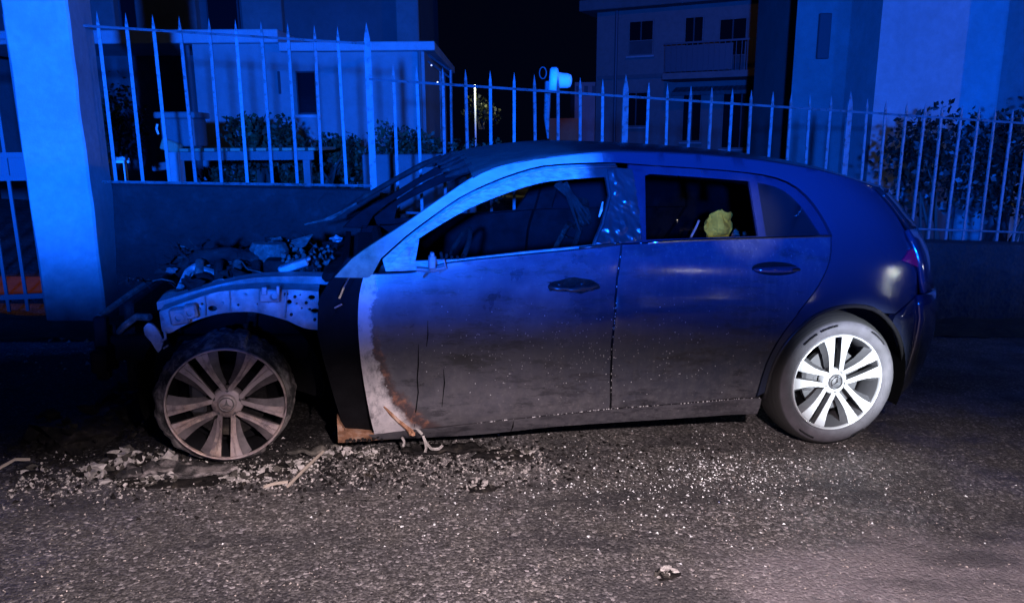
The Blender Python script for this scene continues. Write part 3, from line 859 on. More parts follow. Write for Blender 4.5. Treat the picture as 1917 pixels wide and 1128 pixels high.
for zz in (.62, .34):
    mb = MB(); mb.box((.46, .07 - YC, zz), (.53, .10 - YC, zz + .07), .008); mb.tube([cv(.50, .06, zz - .01), cv(.50, .06, zz + .08)], .012, 8); mb.obj('door_hinge', M['char'], car)
mb = MB(); mb.box((.478, .052 - YC, .50), (.49, .062 - YC, .59), .003); mb.tube([cv(.45, .06, .515), cv(.455, .055, .50), (.47, .06 - YC, .49)], .004); mb.obj('door_wire', M['bare_metal'], car)

# --- inner wing (the outer wing has burnt away)
APY = .15
ap_top = smooth_line([(-.272, .618), (-.182, .655), (-.10, .685), (-.038, .703), (.04, .712), (.115, .716), (.24, .714), (.35, .707)], 3)
ap_bot = smooth_line([(.355, .545), (.29, .553), (.193, .597), (.092, .619), (-.026, .614), (-.115, .591), (-.185, .56), (-.235, .532), (-.262, .54)], 3)


def ell(cx, cz, a, b, n=12): return [(cx + a * cos(2 * pi * i / n), cz + b * sin(2 * pi * i / n)) for i in range(n)]


holes = [ell(.322, .682, .014, .010), ell(.348 - .012, .625, .018, .010), ell(.314, .631, .007, .006, 6), ell(.262, .655, .007, .005, 4), ell(.232, .662, .010, .010),
         ell(.282, .635, .006, .005, 4), ell(.276, .692, .004, .004, 6), ell(.152, .663, .007, .005, 4), ell(.105, .652, .004, .004, 6), ell(.03, .648, .007, .006, 4),
         ell(-.07, .632, .018, .011), ell(-.150, .612, .013, .012), ell(-.205, .592, .015, .013), ell(-.22, .625, .006, .005, 4), ell(.0, .672, .006, .005, 4), ell(-.11, .650, .006, .006, 6), ell(.22, .695, .009, .009)]
apfun = lambda x, z: APY + .015 * (1 if z > .64 else (z - .56) / .08 if z > .56 else 0) * 1.0 - .014 * math.exp(-((x - .165) / .05) ** 4) + .005 * noise.noise(Vector((x * 10, z * 10, 0)))
inner_wing = panel('inner_wing', ap_top + ap_bot, M['bare_metal'], fun=apfun, holes=holes, depth=.02, grid=.022, step=.014)
mb = MB()
for P, dz, w in ((ap_top, 0.0, .09), (ap_bot, 0.0, .16)):
    vv = []; ff = []
    for i, (x, z) in enumerate(P):
        y = apfun(x, z); vv += [cv(x, y + .002, z), cv(x, y + w, z + (.012 if P is ap_top else .03))]
        if i: k = 2 * i; ff.append((k - 2, k - 1, k + 1, k))
    mb.add(vv, ff)
mb.obj('wing_flange', M['bare_metal'], inner_wing, True)
for (x0, z0, x1, z1) in ((.0, .618, -.002, .706), (-.095, .604, -.098, .682), (.215, .60, .222, .712)):
    mb = MB(); mb.tube([cv(x0, apfun(x0, z0) - .002, z0), cv((x0 + x1) / 2, apfun(x0, (z0 + z1) / 2) - .003, (z0 + z1) / 2), cv(x1, apfun(x1, z1) - .002, z1)], .004, 5); mb.obj('pressed_seam', M['bare_metal'], inner_wing)
for (x, z) in ((.06, .69), (.255, .685), (.30, .66), (-.03, .655), (-.12, .63), (.335, .59), (.24, .61)):
    mb = MB(); mb.lathe([(0, -.012), (.006, -.011), (.007, 0)], 8, 'y', c=(x, apfun(x, z) - YC, z)); mb.obj('stud', M['char'] if x > .2 else M['bare_metal'], inner_wing)
mb = MB(); mb.box((.118, .118 - YC, .668), (.200, .15 - YC, .722), .006); mb.box((.128, .108 - YC, .70), (.150, .13 - YC, .735), .003); mb.box((.186, .108 - YC, .70), (.20, .13 - YC, .74), .003)
mb.obj('wing_mount', M['bare_metal'], inner_wing)
mb = MB(); mb.lathe([(.018, .112 - YC), (.020, .106 - YC), (.014, .104 - YC), (.012, .116 - YC)], 12, 'y', c=(.178, 0, .695)); mb.obj('mount_ring', M['bare_metal'], inner_wing)
for (x, z, w, h) in ((-.225, .575, .075, .07), (-.17, .60, .05, .06)):
    mb = MB(); mb.box((x, .11 - YC, z), (x + w, .145 - YC, z + h), .008, Matrix.Rotation(-.15, 3, 'Y')); mb.lathe([(.02, .108 - YC), (.022, .10 - YC), (.013, .10 - YC), (.013, .115 - YC)], 10, 'y', c=(x + w * .5, 0, z + h * .45))
    mb.obj('lamp_bracket', M['bare_metal'], inner_wing)
panel('wing_lobe', smooth_line([(-.325, .56), (-.31, .578), (-.285, .565), (-.262, .52), (-.258, .49), (-.277, .455), (-.30, .50), (-.322, .53), (-.325, .56)], 2)[:-1], M['bare_metal'], fun=lambda x, z: .13 + .1 * (x + .3), depth=.015, grid=.02, step=.012)
mb = MB(); mb.tube([cv(-.27, .14, .50), cv(-.245, .13, .515), cv(-.25, .14, .54)], .006); mb.tube([cv(-.255, .13, .475), cv(-.235, .12, .49)], .004); mb.obj('torn_strip', M['bare_metal'], car)
# upper bay rail behind the inner wing
mb = MB(); P = [(-.30, .64), (-.15, .69), (.0, .732), (.12, .752), (.30, .758), (.40, .755)]
vv = []; ff = []
for i, (x, z) in enumerate(smooth_line(P, 4)):
    vv += [cv(x, .25, z - .035), cv(x, .24, z), cv(x, .32, z + .006), cv(x, .33, z - .04)]
    if i:
        k = 4 * i
        for j in range(4): q = (j + 1) % 4; ff.append((k - 4 + j, k - 4 + q, k + q, k + j))
mb.add(vv, ff); mb.obj('bay_rail', M['bare_metal'], car)
mb = MB(); mb.box((.17, .33 - YC, .765), (.30, .40 - YC, .80), .006, Matrix.Rotation(-.35, 3, 'Y')); mb.box((.26, .34 - YC, .80), (.31, .38 - YC, .815), .004, Matrix.Rotation(-.5, 3, 'Y')); mb.obj('bay_plate', M['bare_metal'], car)

# --- engine bay wreckage
mb = MB(); mb.box((-.30, .45 - YC, .30), (.22, 1.25 - YC, .66), .05); mb.box((-.20, .52 - YC, .66), (.12, 1.15 - YC, .74), .04); mb.obj('engine_block', M['char'], car)
mb = MB(); mb.lathe([(.02, .845), (.075, .84), (.09, .81), (.088, .76), (.08, .75), (.078, .70)], 14, 'z', c=(.10, .66 - YC, .0), mod=lambda a, k, r, h: (r * (1 + .08 * noise.noise(Vector((cos(a) * 2, sin(a) * 2, k)))), h)); mb.obj('filter_pot', M['ash_dim'], car)
mb = MB(); mb.box((-.02, .58 - YC, .75), (.09, .72 - YC, .80), .01, Matrix.Rotation(.2, 3, 'Y')); mb.obj('cam_cover', M['char'], car)
mb = MB()
for i in range(7): mb.box((.15 + i * .006, .74 - YC + i * .012, .79 + i * .009), (.27 + i * .004, .78 - YC + i * .012, .795 + i * .009), .001, Matrix.Rotation(-.5 + .03 * i, 3, 'Y'))
mb.obj('cooler_fins', M['ash_dim'], car)
mb = MB(); mb.lathe([(.075, .72), (.085, .76), (.078, .80), (.05, .80)], 16, 'z', c=(.26, .30 - YC + .2, 0)); mb.obj('strut_tower', M['char'], car)
mb = MB(); mb.box((.10, .42 - YC, .68), (.20, .55 - YC, .79), .01); mb.obj('battery_case', M['char'], car)
for i in range(8):
    x = rng.uniform(-.36, .1); y = rng.uniform(.35, .95); z = .68 + .06 * (x + .3)
    pts = [cv(x, y, z - .05)]; 
    for k in range(5): pts.append(cv(x + (k + 1) * rng.uniform(.02, .05), y + rng.uniform(-.04, .04), z + .06 * sin((k + 1) / 5 * pi) + rng.uniform(-.01, .012)))
    mb = MB(); mb.tube(pts, rng.uniform(.008, .018), 6); mb.obj('hose', M['char'] if i % 3 else M['bare_metal'], car)
mb = MB(); mb.lathe([(0, -.03), (.055, -.03), (.06, -.02), (.05, -.012), (.06, -.004), (.06, .01), (0, .012)], 20, 'y', c=(-.27, .42 - YC, .60)); mb.obj('pulley', M['ash_dim'], car, True)
mb = MB(); mb.lathe([(0, -.05), (.05, -.05), (.062, -.03), (.062, .05), (.045, .07), (0, .07)], 18, 'y', c=(-.16, .46 - YC, .67)); mb.obj('alternator', M['char'], car)
mb = MB(); mb.tube([cv(-.30, .62, .70), cv(-.20, .60, .775), cv(-.08, .62, .79), cv(.02, .70, .765), cv(.06, .82, .74)], [.03, .034, .034, .03, .028], 10); mb.obj('intake_pipe', M['char'], car, True)
for k in range(4):
    mb = MB(); mb.tube([cv(-.17 + k * .08, .62, .74), cv(-.18 + k * .08, .50, .765), cv(-.17 + k * .08, .42, .70)], [.018, .02, .016], 8); mb.obj('intake_runner', M['char'] if k % 2 else M['ash_dim'], car, True)
mb = MB(); mb.box((-.19, .62 - YC, .735), (.11, .78 - YC, .79), .015, Matrix.Rotation(-.10, 3, 'Y')); mb.obj('rocker_cover', M['char'], car)
for k in range(5): mb = MB(); mb.box((-.16 + k * .055, .61 - YC, .79), (-.145 + k * .055, .79 - YC, .802)); mb.obj('cover_rib', M['char'], car)
for i in range(34):
    x = rng.uniform(-.42, .38); y = rng.uniform(.28, 1.3); z = .70 + .11 * (x + .42) / .8 + rng.uniform(-.02, .03); mb = MB()
    pts = [cv(x, y, z - .06)]; d = Vector((rng.uniform(-1, 1), rng.uniform(-.6, .6), rng.uniform(.1, .9))).normalized()
    for k in range(6): d = (d + Vector((rng.uniform(-.6, .6), rng.uniform(-.5, .5), rng.uniform(-.75, .35)))).normalized(); pts.append(pts[-1] + d * rng.uniform(.02, .045))
    mb.tube(pts, rng.choice((.0025, .003, .005, .008)), 5); mb.obj('burnt_wire', M['char'] if rng.random() < .6 else M['ash_dim'] if rng.random() < .7 else M['bare_metal'], car)
for i in range(40):
    x = rng.uniform(-.42, .40); y = rng.uniform(.28, 1.35); z = .69 + .10 * (x + .42) / .8 + rng.uniform(-.03, .035); mb = MB()
    if rng.random() < .6: mb.lump(cv(x, y, z), rng.uniform(.015, .05), rng, 2, .7, (1.2, 1, .6))
    else:
        w = rng.uniform(.04, .11); h = rng.uniform(.03, .07); R = Matrix.Rotation(rng.uniform(-.8, .8), 3, 'Y') @ Matrix.Rotation(rng.uniform(-1.1, 1.1), 3, 'X'); sd = rng.uniform(0, 99); vv = []
        for p_ in range(6):
            for q_ in range(5):
                e = Vector((w * (p_ / 5 - .5), h * (q_ / 4 - .5), .018 * noise.noise(Vector((p_ * .6, q_ * .6, sd))) * 2)); e *= 1 + .3 * noise.noise(Vector((p_, q_, sd + 5))); vv.append(cv(x, y, z + .01) + R @ e)
        mb.add(vv, [(p_ * 5 + q_, p_ * 5 + q_ + 1, p_ * 5 + q_ + 6, p_ * 5 + q_ + 5) for p_ in range(5) for q_ in range(4)])
    mb.obj('engine_scrap', M['char'] if rng.random() < .75 else M['ash_dim'] if rng.random() < .6 else M['bare_metal'], car)
mb = MB()
for i in range(120):
    x = rng.uniform(.18, .40); y = rng.uniform(.36, .8); z = .775 + rng.uniform(-.03, .045)
    mb.lump(cv(x, y, z), rng.uniform(.006, .014), rng, 0, .6)
o = mb.obj('ash_crumbs', M['ash_dim'], car); o['kind'] = 'stuff'
# front crash structure and radiator support
mb = MB(); mb.box((-.575, .33 - YC, .28), (-.525, .38 - YC, .555), .006); mb.obj('radiator_post', M['char_flat'], car)
mb = MB(); mb.box((-.545, .42 - YC, .30), (-.515, .45 - YC, .50), .006); mb.obj('radiator_post', M['char_flat'], car)
mb = MB(); mb.tube([cv(-.56, .36, .55), cv(-.50, .62, .60), cv(-.47, .80, .62)], .014, 6); mb.obj('lock_carrier', M['ash_dim'], car)
mb = MB(); mb.tube([cv(-.50, .42, .47), cv(-.44, .30, .53), cv(-.39, .28, .57), cv(-.33, .25, .575)], .015, 6); mb.obj('lamp_strut', M['ash_dim'], car)
mb = MB(); mb.box((-.57, .25 - YC, .33), (-.51, 1.5 - YC, .43), .01); mb.obj('crash_beam', M['char_flat'], car)
for y in (.38, 1.28): mb = MB(); mb.box((-.56, y - YC, .35), (.30, y + .08 - YC, .46), .01); mb.obj('chassis_rail', M['char_flat'], car)
mb = MB(); mb.box((-.48, .42 - YC, .20), (-.44, 1.32 - YC, .60), .01); mb.obj('radiator', M['char'], car)
panel('inner_wing', ap_top + ap_bot, M['char_flat'], fun=apfun, depth=.02, grid=.06, step=.05, side=-1)

# --- cabin
mb = MB(); mb.box((.48, .22 - YC, .72), (.80, YC - .22, .80), .03); mb.tube([cv(.62, .15, .80), cv(.62, 1.6, .80)], .03, 8); mb.obj('dashboard', M['char'], car)
mb = MB(); mb.box((.36, .22 - YC, .735), (.52, YC - .22, .775), .015); mb.obj('scuttle', M['char'], car)
for (y, nm) in ((.5, 0), (1.24, 1)):
    st = MB(); st.box((1.15, y - .24 - YC, .28), (1.62, y + .24 - YC, .42), .03); seat = st.obj('front_seat', M['char'], car)
    mb = MB()
    mb.tube([cv(1.58, y - .20, .40), cv(1.68, y - .19, .70), cv(1.75, y - .14, .90), cv(1.76, y + .14, .90), cv(1.68, y + .19, .70), cv(1.58, y + .20, .40)], .016, 6)
    for k in range(5): z = .48 + k * .09; mb.tube([cv(1.61 + k * .03, y - .19, z), cv(1.60 + k * .03, y, z - .01), cv(1.61 + k * .03, y + .19, z)], .004, 4)
    mb.obj('seat_frame', M['char'], seat)
    mb = MB(); mb.lump(cv(1.80, y, .98), .09, rng, 2, .25, (.5, 1.2, .9)); mb.tube([cv(1.76, y - .05, .88), cv(1.79, y - .05, .96)], .007); mb.tube([cv(1.76, y + .05, .88), cv(1.79, y + .05, .96)], .007); mb.obj('headrest', M['char'], seat)
mb = MB(); mb.box((2.2, .25 - YC, .30), (2.62, YC - .25, .45), .04); mb.box((2.55, .25 - YC, .45), (2.68, YC - .25, .90), .04, Matrix.Rotation(.22, 3, 'Y')); mb.obj('rear_bench', M['char'], car)
mb = MB(); mb.lathe([(.185, -.012), (.197, 0), (.185, .012), (.173, 0), (.185, -.012)], 24, 'z'); 
sw = mb.obj('steering_wheel', M['char'], car, True); sw.location = cv(.95, .5, .78); sw.rotation_euler = (0, -1.15, 0)
# torn yellow foam on the rear seat shoulder
v = []; f = []; pts = [(2.285, .90), (2.278, .95), (2.262, .985), (2.29, 1.03), (2.315, 1.062), (2.345, 1.075), (2.375, 1.060), (2.405, 1.058), (2.400, 1.02), (2.418, 1.0), (2.405, .95), (2.39, .905)]
ov, tr, bn = fill(resample(pts, .012), (), .018)
v = [cv(q.x, .60 - .035 * min(1, 18 * min([((q.x - w.x) ** 2 + (q.y - w.y) ** 2) ** .5 for w in [ov[e[0]] for e in bn]])) + .040 * noise.noise(Vector((q.x * 22, q.y * 22, 0))) + .012 * noise.noise(Vector((q.x * 70, q.y * 60, 4))), q.y) for q in ov]
o = obj('seat_foam', v, tr, M['foam'], car, False); md = o.modifiers.new('t', 'SOLIDIFY'); md.thickness = .02; md.offset = 0; o['label'] = 'torn yellow seat foam showing through the rear window'
for i in range(9):
    mb = MB(); x = 2.43 + rng.uniform(-.0, .09); mb.lump(cv(x, .60 + rng.uniform(-.03, .03), .915 + rng.uniform(0, .05)), rng.uniform(.010, .02), rng, 1, .5); mb.obj('foam_crumb', M['rust'], car)
mb = MB(); mb.tube([cv(2.16, .55, .90), cv(2.20, .55, .99), cv(2.21, .55, 1.02)], .006); mb.obj('belt_buckle', M['ash'], car)
# sagging liner behind the door pillar
mb = MB()
for i in range(4):
    x = 1.48 + rng.uniform(-.03, .10); mb.tube([cv(x - .05, .40, 1.20 + rng.uniform(-.03, .02)), cv(x, .36, 1.12 + rng.uniform(-.03, .03)), cv(x + .05, .30, 1.0 + rng.uniform(-.05, .05))], [.012, .009, .004], 5)
mb.obj('hanging_liner', M['char'], car)
mb = MB(); mb.tube([cv(1.545, .115, 1.125), cv(1.538, .105, 1.09), cv(1.528, .10, 1.06)], [.003, .007, .003], 5); mb.obj('melted_sliver', M['ash'], car)
# burnt screen edge lying on the far pillar and a wiper arm
mb = MB(); mb.tube([cv(.36, 1.62, .88), cv(.52, 1.58, .985), cv(.70, 1.53, 1.10), cv(.88, 1.48, 1.21), cv(.98, 1.40, 1.26)], [.006, .016, .016, .018, .014], 6); mb.obj('screen_edge', M['char'], car)
mb = MB(); mb.tube([cv(.22, 1.3, .86), cv(.36, 1.42, .885), cv(.50, 1.5, .97)], [.004, .008, .006], 5); mb.tube([cv(.30, 1.38, .87), cv(.42, 1.40, .93)], .004, 5); mb.obj('wiper_arm', M['ash_dim'], car)

# --- wheels
def spokes(m_face, m_side, parent, hubd, rr=.2243, wide=19.0, ridge=False):
    for c in range(5):
        for sg in (1, -1):
            base = radians(97 + 72 * c) if not ridge else radians(52 + 72 * c)
            A2 = [(.052, .016), (.10, .0165), (.165, .017), (rr, .0175)]
            B2 = [(rr, wide), (.190, wide - .6), (.15, wide - .5), (.115, wide + 2), (.088, wide + 7), (.070, wide + 13), (.055, wide + 19)]
            P = [(x, y) for x, y in A2] + [(r * cos(radians(a)), r * sin(radians(a))) for r, a in B2]
            P = [(x, y * sg) for x, y in P]
            if sg < 0: P = P[::-1]
            n = len(P); v = []; f = []
            def dep(x, y, e): r = math.hypot(x, y); return .001 + hubd * max(0, 1 - r / rr) ** 1.5 + e
            def rot(x, y): return (x * cos(base) - y * sin(base), x * sin(base) + y * cos(base))
            cxm = sum(q[0] for q in P) / n; cym = sum(q[1] for q in P) / n
            for (s_, e) in ((.97, 0), (1.0, .003)):
                for x, y in P:
                    xx, yy = cxm + (x - cxm) * s_, cym + (y - cym) * s_; X, Z = rot(xx, yy); v.append((X, dep(x, y, e), Z))
            for x, y in P:          # back edge: open flank slopes away
                a = math.degrees(atan2(abs(y), x)); k = 1.0
                r = math.hypot(x, y)
                yy = y
                if a > wide - 1 and r > .07: a2 = radians(min(a + (9.5 if ridge else 6.5), 35)) * sg; X, Z = rot(r * cos(a2), r * sin(a2))
                else: X, Z = rot(x, y)
                v.append((X, dep(x, y, .016 if ridge else .030), Z))
            f.append(tuple(range(n)) if False else tuple(range(n - 1, -1, -1)))
            for k in range(2):
                for i in range(n): j = (i + 1) % n; f.append((k * n + i, k * n + j, k * n + n + j, k * n + n + i))
            fm = [0] + [0] * n + [1] * n
            o = obj('spoke', v, f, m_face, parent, False, [m_face, m_side], fm)
            if ridge:
                mb = MB(); pts = []
                for r, a in ((.075, wide * .5 + 10), (.11, wide * .55 + 2), (rr - .004, wide * .62)):
                    X, Z = rot(r * cos(radians(a)), sg * r * sin(radians(a))); pts.append((X, dep(r, 0, -.002), Z))
                mb.tube(pts, [.003, .003, .0035], 5); mb.obj('spoke_ridge', m_face, parent)


def star_cap(parent, m1, m2, y):
    mb = MB(); mb.lathe([(.0, y - .006), (.030, y - .005), (.037, y), (.04, y + .02)], 28, 'y'); cap = mb.obj('hub_cap', m2, parent, True)
    mb = MB(); mb.lathe([(.025, y - .007), (.0275, y - .010), (.030, y - .007)], 28, 'y')
    for k in range(3):
        a = pi / 2 + k * 2 * pi / 3; d = Vector((cos(a), 0, sin(a))); s_ = Vector((-sin(a), 0, cos(a)))
        c0 = Vector((0, y - .0065, 0)); tip = d * .027 + c0
        mb.add([c0 + s_ * .0055 - d * .003, c0 - s_ * .0055 - d * .003, tip, c0 + Vector((0, -.005, 0))], [(0, 1, 3), (1, 2, 3), (2, 0, 3)])
    mb.obj('star_emblem', m1, parent)


def wheel(x, y, z, near, burnt, steer=0):
    w = empty('wheel', cv(x, y, z), (0, 0, steer if near else pi)); w.parent = car
    face = M['burnt_alloy'] if burnt else M['alloy']
    mb = MB(); mb.lathe([(.2335, .012), (.2335, -.002), (.230, -.005), (.2255, -.002), (.2245, .012)], 72, 'y'); rim = mb.obj('rim', face, w, True)
    mb = MB(); mb.lathe([(.2246, .010), (.216, .03), (.204, .09), (.207, .18), (.232, .19)], 72, 'y'); mb.obj('rim_barrel', M['hub_dark'] if not burnt else M['char_flat'], rim, True)
    spokes(face, M['soot_alloy'] if burnt else M['hub_dark'], w, .018, wide=17.0 if burnt else 19.0, ridge=burnt)
    mb = MB(); mb.lathe([(.0, .019), (.055, .019), (.062, .024), (.064, .06)], 32, 'y'); mb.obj('hub', face, w, True)
    for k in range(5):
        a = radians((52 if burnt else 97) + 36 + 72 * k); mb = MB(); mb.lathe([(0, .010), (.007, .010), (.008, .024)], 8, 'y', c=(.054 * cos(a), 0.006, .054 * sin(a))); mb.obj('wheel_bolt', M['hub_dark'], w)
    star_cap(w, M['chrome'] if not burnt else M['bare_metal'], face if burnt else M['hub_dark'], .012)
    mb = MB(); mb.lathe([(.07, .06), (.15, .06), (.15, .085), (.07, .085)], 36, 'y'); mb.obj('brake_disc', M['disc'] if not burnt else M['char'], w)
    mb = MB(); mb.box((-.15, .05, -.06), (-.08, .11, .08), .015); mb.obj('brake_caliper', M['hub_dark'], w)
    mb = MB(); mb.lathe([(.0, .12), (.20, .12)], 24, 'y'); mb.obj('wheel_back', M['black'], w)
    if not burnt:
        prof = [(.2335, .010), (.240, .002), (.250, -.006), (.268, -.011), (.284, -.008), (.298, .002), (.310, .020), (.319, .042), (.324, .07), (.326, .10), (.325, .15), (.318, .185), (.29, .20), (.235, .19)]
        mb = MB(); mb.lathe(prof, 80, 'y', mod=lambda a, k, r, h: (r * (1 - .004 * (1 if (4 <= k <= 11 and sin(a * 60) > .3) else 0)), h)); mb.obj('tyre', M['tyre'], w, True)
        for (a0, a1, r, yy) in ((42, 62, .283, -.0112), (100, 118, .283, -.0112), (122, 138, .282, -.0112), (232, 250, .283, -.0112), (292, 306, .283, -.0112)):
            mb = MB(); mb.tube([(r * cos(radians(a0 + (a1 - a0) * k / 8)), yy, r * sin(radians(a0 + (a1 - a0) * k / 8))) for k in range(9)], .0045, 5); mb.obj('sidewall_mark', M['trim'], w)
    else:
        def md(a, k, r, h):
            d = math.degrees(a) % 360; ext = .034 + .034 * max(0, cos(radians(d - 205))) ** 2 + .012 * noise.noise(Vector((cos(a) * 6, sin(a) * 6, 0)))
            if d < 75 or d > 300: ext *= .55
            t = k / 7; j = .010 * noise.noise(Vector((cos(a) * 14, sin(a) * 14, k * .9)))
            rr_ = .235 + ext * sin(pi * min(t * 1.0, .5)) ** .8 + j * (t > 0)
            zf = z - .004
            if rr_ * sin(a) < -zf: rr_ = zf / max(.2, -sin(a))
            lean = .05 * max(0, cos(radians(d - 205))) * t
            return rr_, .012 + .17 * t + lean + j
        mb = MB(); mb.lathe([(.24, 0)] * 8, 120, 'y', mod=md); mb.obj('burnt_tyre', M['burnt_tyre'], w)
    return w


wheel(2.729, 0.0, .327, True, False)
wheel(2.729, 2 * YC, .327, False, False)
wheel(0, 0.0, .276, True, True)
wheel(0, 2 * YC, .276, False, True)
mb = MB(); mb.tube([cv(.02, .32, .28), cv(.06, .40, .60)], [.03, .02], 8); mb.box((-.05, .24 - YC, .66), (.12, .34 - YC, .672)); mb.tube([cv(.04, .25, .30), cv(.045, .25, .55)], .010, 6); mb.obj('suspension_strut', M['char'], car)

# --- drops of water and foam on the doors, runs, melted strands
mb = MB()
octv = [(1, 0, 0), (-1, 0, 0), (0, 1, 0), (0, -1, 0), (0, 0, 1), (0, 0, -1)]; octf = [(0, 2, 4), (2, 1, 4), (1, 3, 4), (3, 0, 4), (2, 0, 5), (1, 2, 5), (3, 1, 5), (0, 3, 5)]
def drop(x, z, r, sz=1.0, e=0): 
    c = cv(x, S(x, z) - r * .3 + e, z); mb.add([c + Vector((a * r, b * r, d * r * sz)) for a, b, d in octv], octf)
for i in range(330):
    x = rng.gauss(1.45, .42); z = rng.gauss(.50, .10)
    if .62 < x < 2.3 and .25 < z < .75: drop(x, z, rng.choice((.0012, .0016, .0020, .0026)))
for i in range(90):
    t = rng.random(); x = 1.0 + 1.33 * t; z = interp(x, [.9, 1.168, 1.609, 1.983, 2.33], [.152, .182, .226, .247, .272]) - .002; drop(x, z, rng.choice((.002, .003, .004)), .7)
for i in range(40): x = rng.uniform(1.7, 2.62); drop(x, interp(x, [1.619, 1.802, 1.953, 2.274, 2.63], [.951, .963, .973, .99, 1.006]) + .004, .002)
for i in range(16): z = rng.uniform(.3, .93); x = interp(z, [.226, .374, .531, .699, .813, .95], [1.614, 1.6, 1.588, 1.589, 1.591, 1.614]); drop(x, z, .002, 2.5)
o = mb.obj('water_drops', M['drop'], car); o['kind'] = 'stuff'
for P in ([(.755, .53), (.757, .44), (.754, .38), (.760, .32), (.753, .24), (.75, .15)], [(.862, .42), (.868, .36), (.862, .25)], [(1.18, .17), (1.182, .14), (1.178, .11)], [(.79, .63), (.792, .57), (.788, .52)]):
    mb = MB(); mb.tube([cv(x, S(x, z) - .0005, z) for x, z in P], [.001] + [.0028] * (len(P) - 2) + [.0012], 5); mb.obj('paint_crack', M['black'], front_door)
for P in ([(.79, .105), (.80, .08), (.815, .06), (.83, .045), (.86, .045), (.875, .06)], [(.80, .075), (.805, .05), (.80, .03)], [(.70, .10), (.71, .08), (.706, .06)], [(.745, .16), (.77, .13), (.785, .115)]):
    mb = MB(); mb.tube([cv(x, S(x, .12) - .006 + .01 * noise.noise(Vector((x * 30, z * 30, 0))), z) for x, z in smooth_line(P, 3)], .006, 5); mb.obj('melted_strand', M['ash'], car)
P = [(.62, .26), (.65, .225), (.685, .185), (.715, .155), (.74, .125)]
mb = MB(); mb.tube([cv(x, S(x, z) - .004, z) for x, z in P], [.003, .007, .008, .009, .012], 6)
for x, z in ((.745, .115), (.735, .125)): mb.lump(cv(x, S(x, z) - .008, z), .012, rng, 1)
mb.obj('edge_residue', M['rust'], front_door)

# ------------------------------------------------------------------ the street
def sheet(name, x0, x1, y0, y1, z, m, nx=1, ny=1, h=None):
    v = []; f = []
    for i in range(nx + 1):
        for j in range(ny + 1):
            x = x0 + (x1 - x0) * i / nx; y = y0 + (y1 - y0) * j / ny; v.append((x, y, z + (h(x, y) if h else 0)))
    for i in range(nx):
        for j in range(ny): a = i * (ny + 1) + j; f.append((a, a + ny + 1, a + ny + 2, a + 1))
    o = obj(name, v, f, m); o.rotation_euler = (0, SL, 0); o['kind'] = 'structure'; return o


sheet('road', -60, 90, -40, 90, 0, M['asphalt'])
sheet('verge', -1.9, 12, 2.02, 2.42, .0, M['soil'], 150, 8, lambda x, y: .012 + max(0, .07 * min(1, (y - 2.02) / .2)) + .03 * noise.noise(Vector((x * 4, y * 5, 0))) + .012 * noise.noise(Vector((x * 14, y * 14, 0))))

YF = 2.5
# boundary walls under the fence: rough, a step down at the tall post


def rough_wall(name, x0, x1, zt0, zt1, label):
    v = []; f = []; nx = int((x1 - x0) / .05); nz = 16
    for i in range(nx + 1):
        x = x0 + (x1 - x0) * i / nx; zt = zt0 + (zt1 - zt0) * i / nx
        for k in range(nz + 1):
            z = -.1 + (zt + .1) * k / nz
            e = .025 * noise.noise(Vector((x * 5, 0, z * 5))) + .012 * noise.noise(Vector((x * 14, 3, z * 14)))
            v.append((x, YF - .10 + e * (k < nz), z)); v.append((x, YF + .16, z))
    R = 2 * (nz + 1)
    for i in range(nx):
        for k in range(nz):
            a = i * R + 2 * k; f.append((a, a + R, a + R + 2, a + 2)); f.append((a + 1, a + 3, a + R + 3, a + R + 1))
        a = i * R + 2 * nz; f.append((a, a + R, a + R + 1, a + 1))
    for e in (0, nx):
        for k in range(nz): a = e * R + 2 * k; f.append((a, a + 2, a + 3, a + 1))
    o = obj(name, v, f, M['stone']); o.rotation_euler = (0, SL, 0); return tag(o, label, 'wall')


rough_wall('boundary_wall', -1.08, .66, .965, .985, 'taller dark stone wall under the left fence behind the car nose')
rough_wall('boundary_wall', .66, 11.0, .72, .735, 'lower dark stone wall under the long fence behind the car')

# fences: every bar and rail a part
fence_l = empty('iron_fence', (-1.1, YF, 1.03)); tag(fence_l, 'short pale iron fence panel with spear bars beside the gate pillar', 'fence', 'spear topped iron fence')
fence_r = empty('iron_fence', (.68, YF, .70)); tag(fence_r, 'long pale iron fence with spear bars stepping down behind the car roof', 'fence', 'spear topped iron fence')


def spear(w, h, tip, d=None):
    d = d or w * .55
    v = [(-w / 2, -d / 2, 0), (w / 2, -d / 2, 0), (w / 2, d / 2, 0), (-w / 2, d / 2, 0), (-w / 2, -d / 2, h - tip), (w / 2, -d / 2, h - tip), (w / 2, d / 2, h - tip), (-w / 2, d / 2, h - tip),
         (-w * .42, -d * .5, h - tip * .6), (w * .42, -d * .5, h - tip * .6), (w * .42, d * .5, h - tip * .6), (-w * .42, d * .5, h - tip * .6), (0, 0, h)]
    f = [(0, 3, 2, 1)]
    for k in (0, 4):
        for i in range(4): j = (i + 1) % 4; f.append((k + i, k + j, k + 4 + j, k + 4 + i))
    f += [(8, 9, 12), (9, 10, 12), (10, 11, 12), (11, 8, 12)]
    me = bpy.data.meshes.new('spear'); me.from_pydata(v, [], f); me.update(); me.materials.append(M['rail_paint']); return me


def place(name, me, loc, parent, rot=(0, 0, 0)):
    o = bpy.data.objects.new(name, me); COL.objects.link(o); o.parent = parent; o.location = Vector(loc) - parent.location; o.rotation_euler = rot; return o


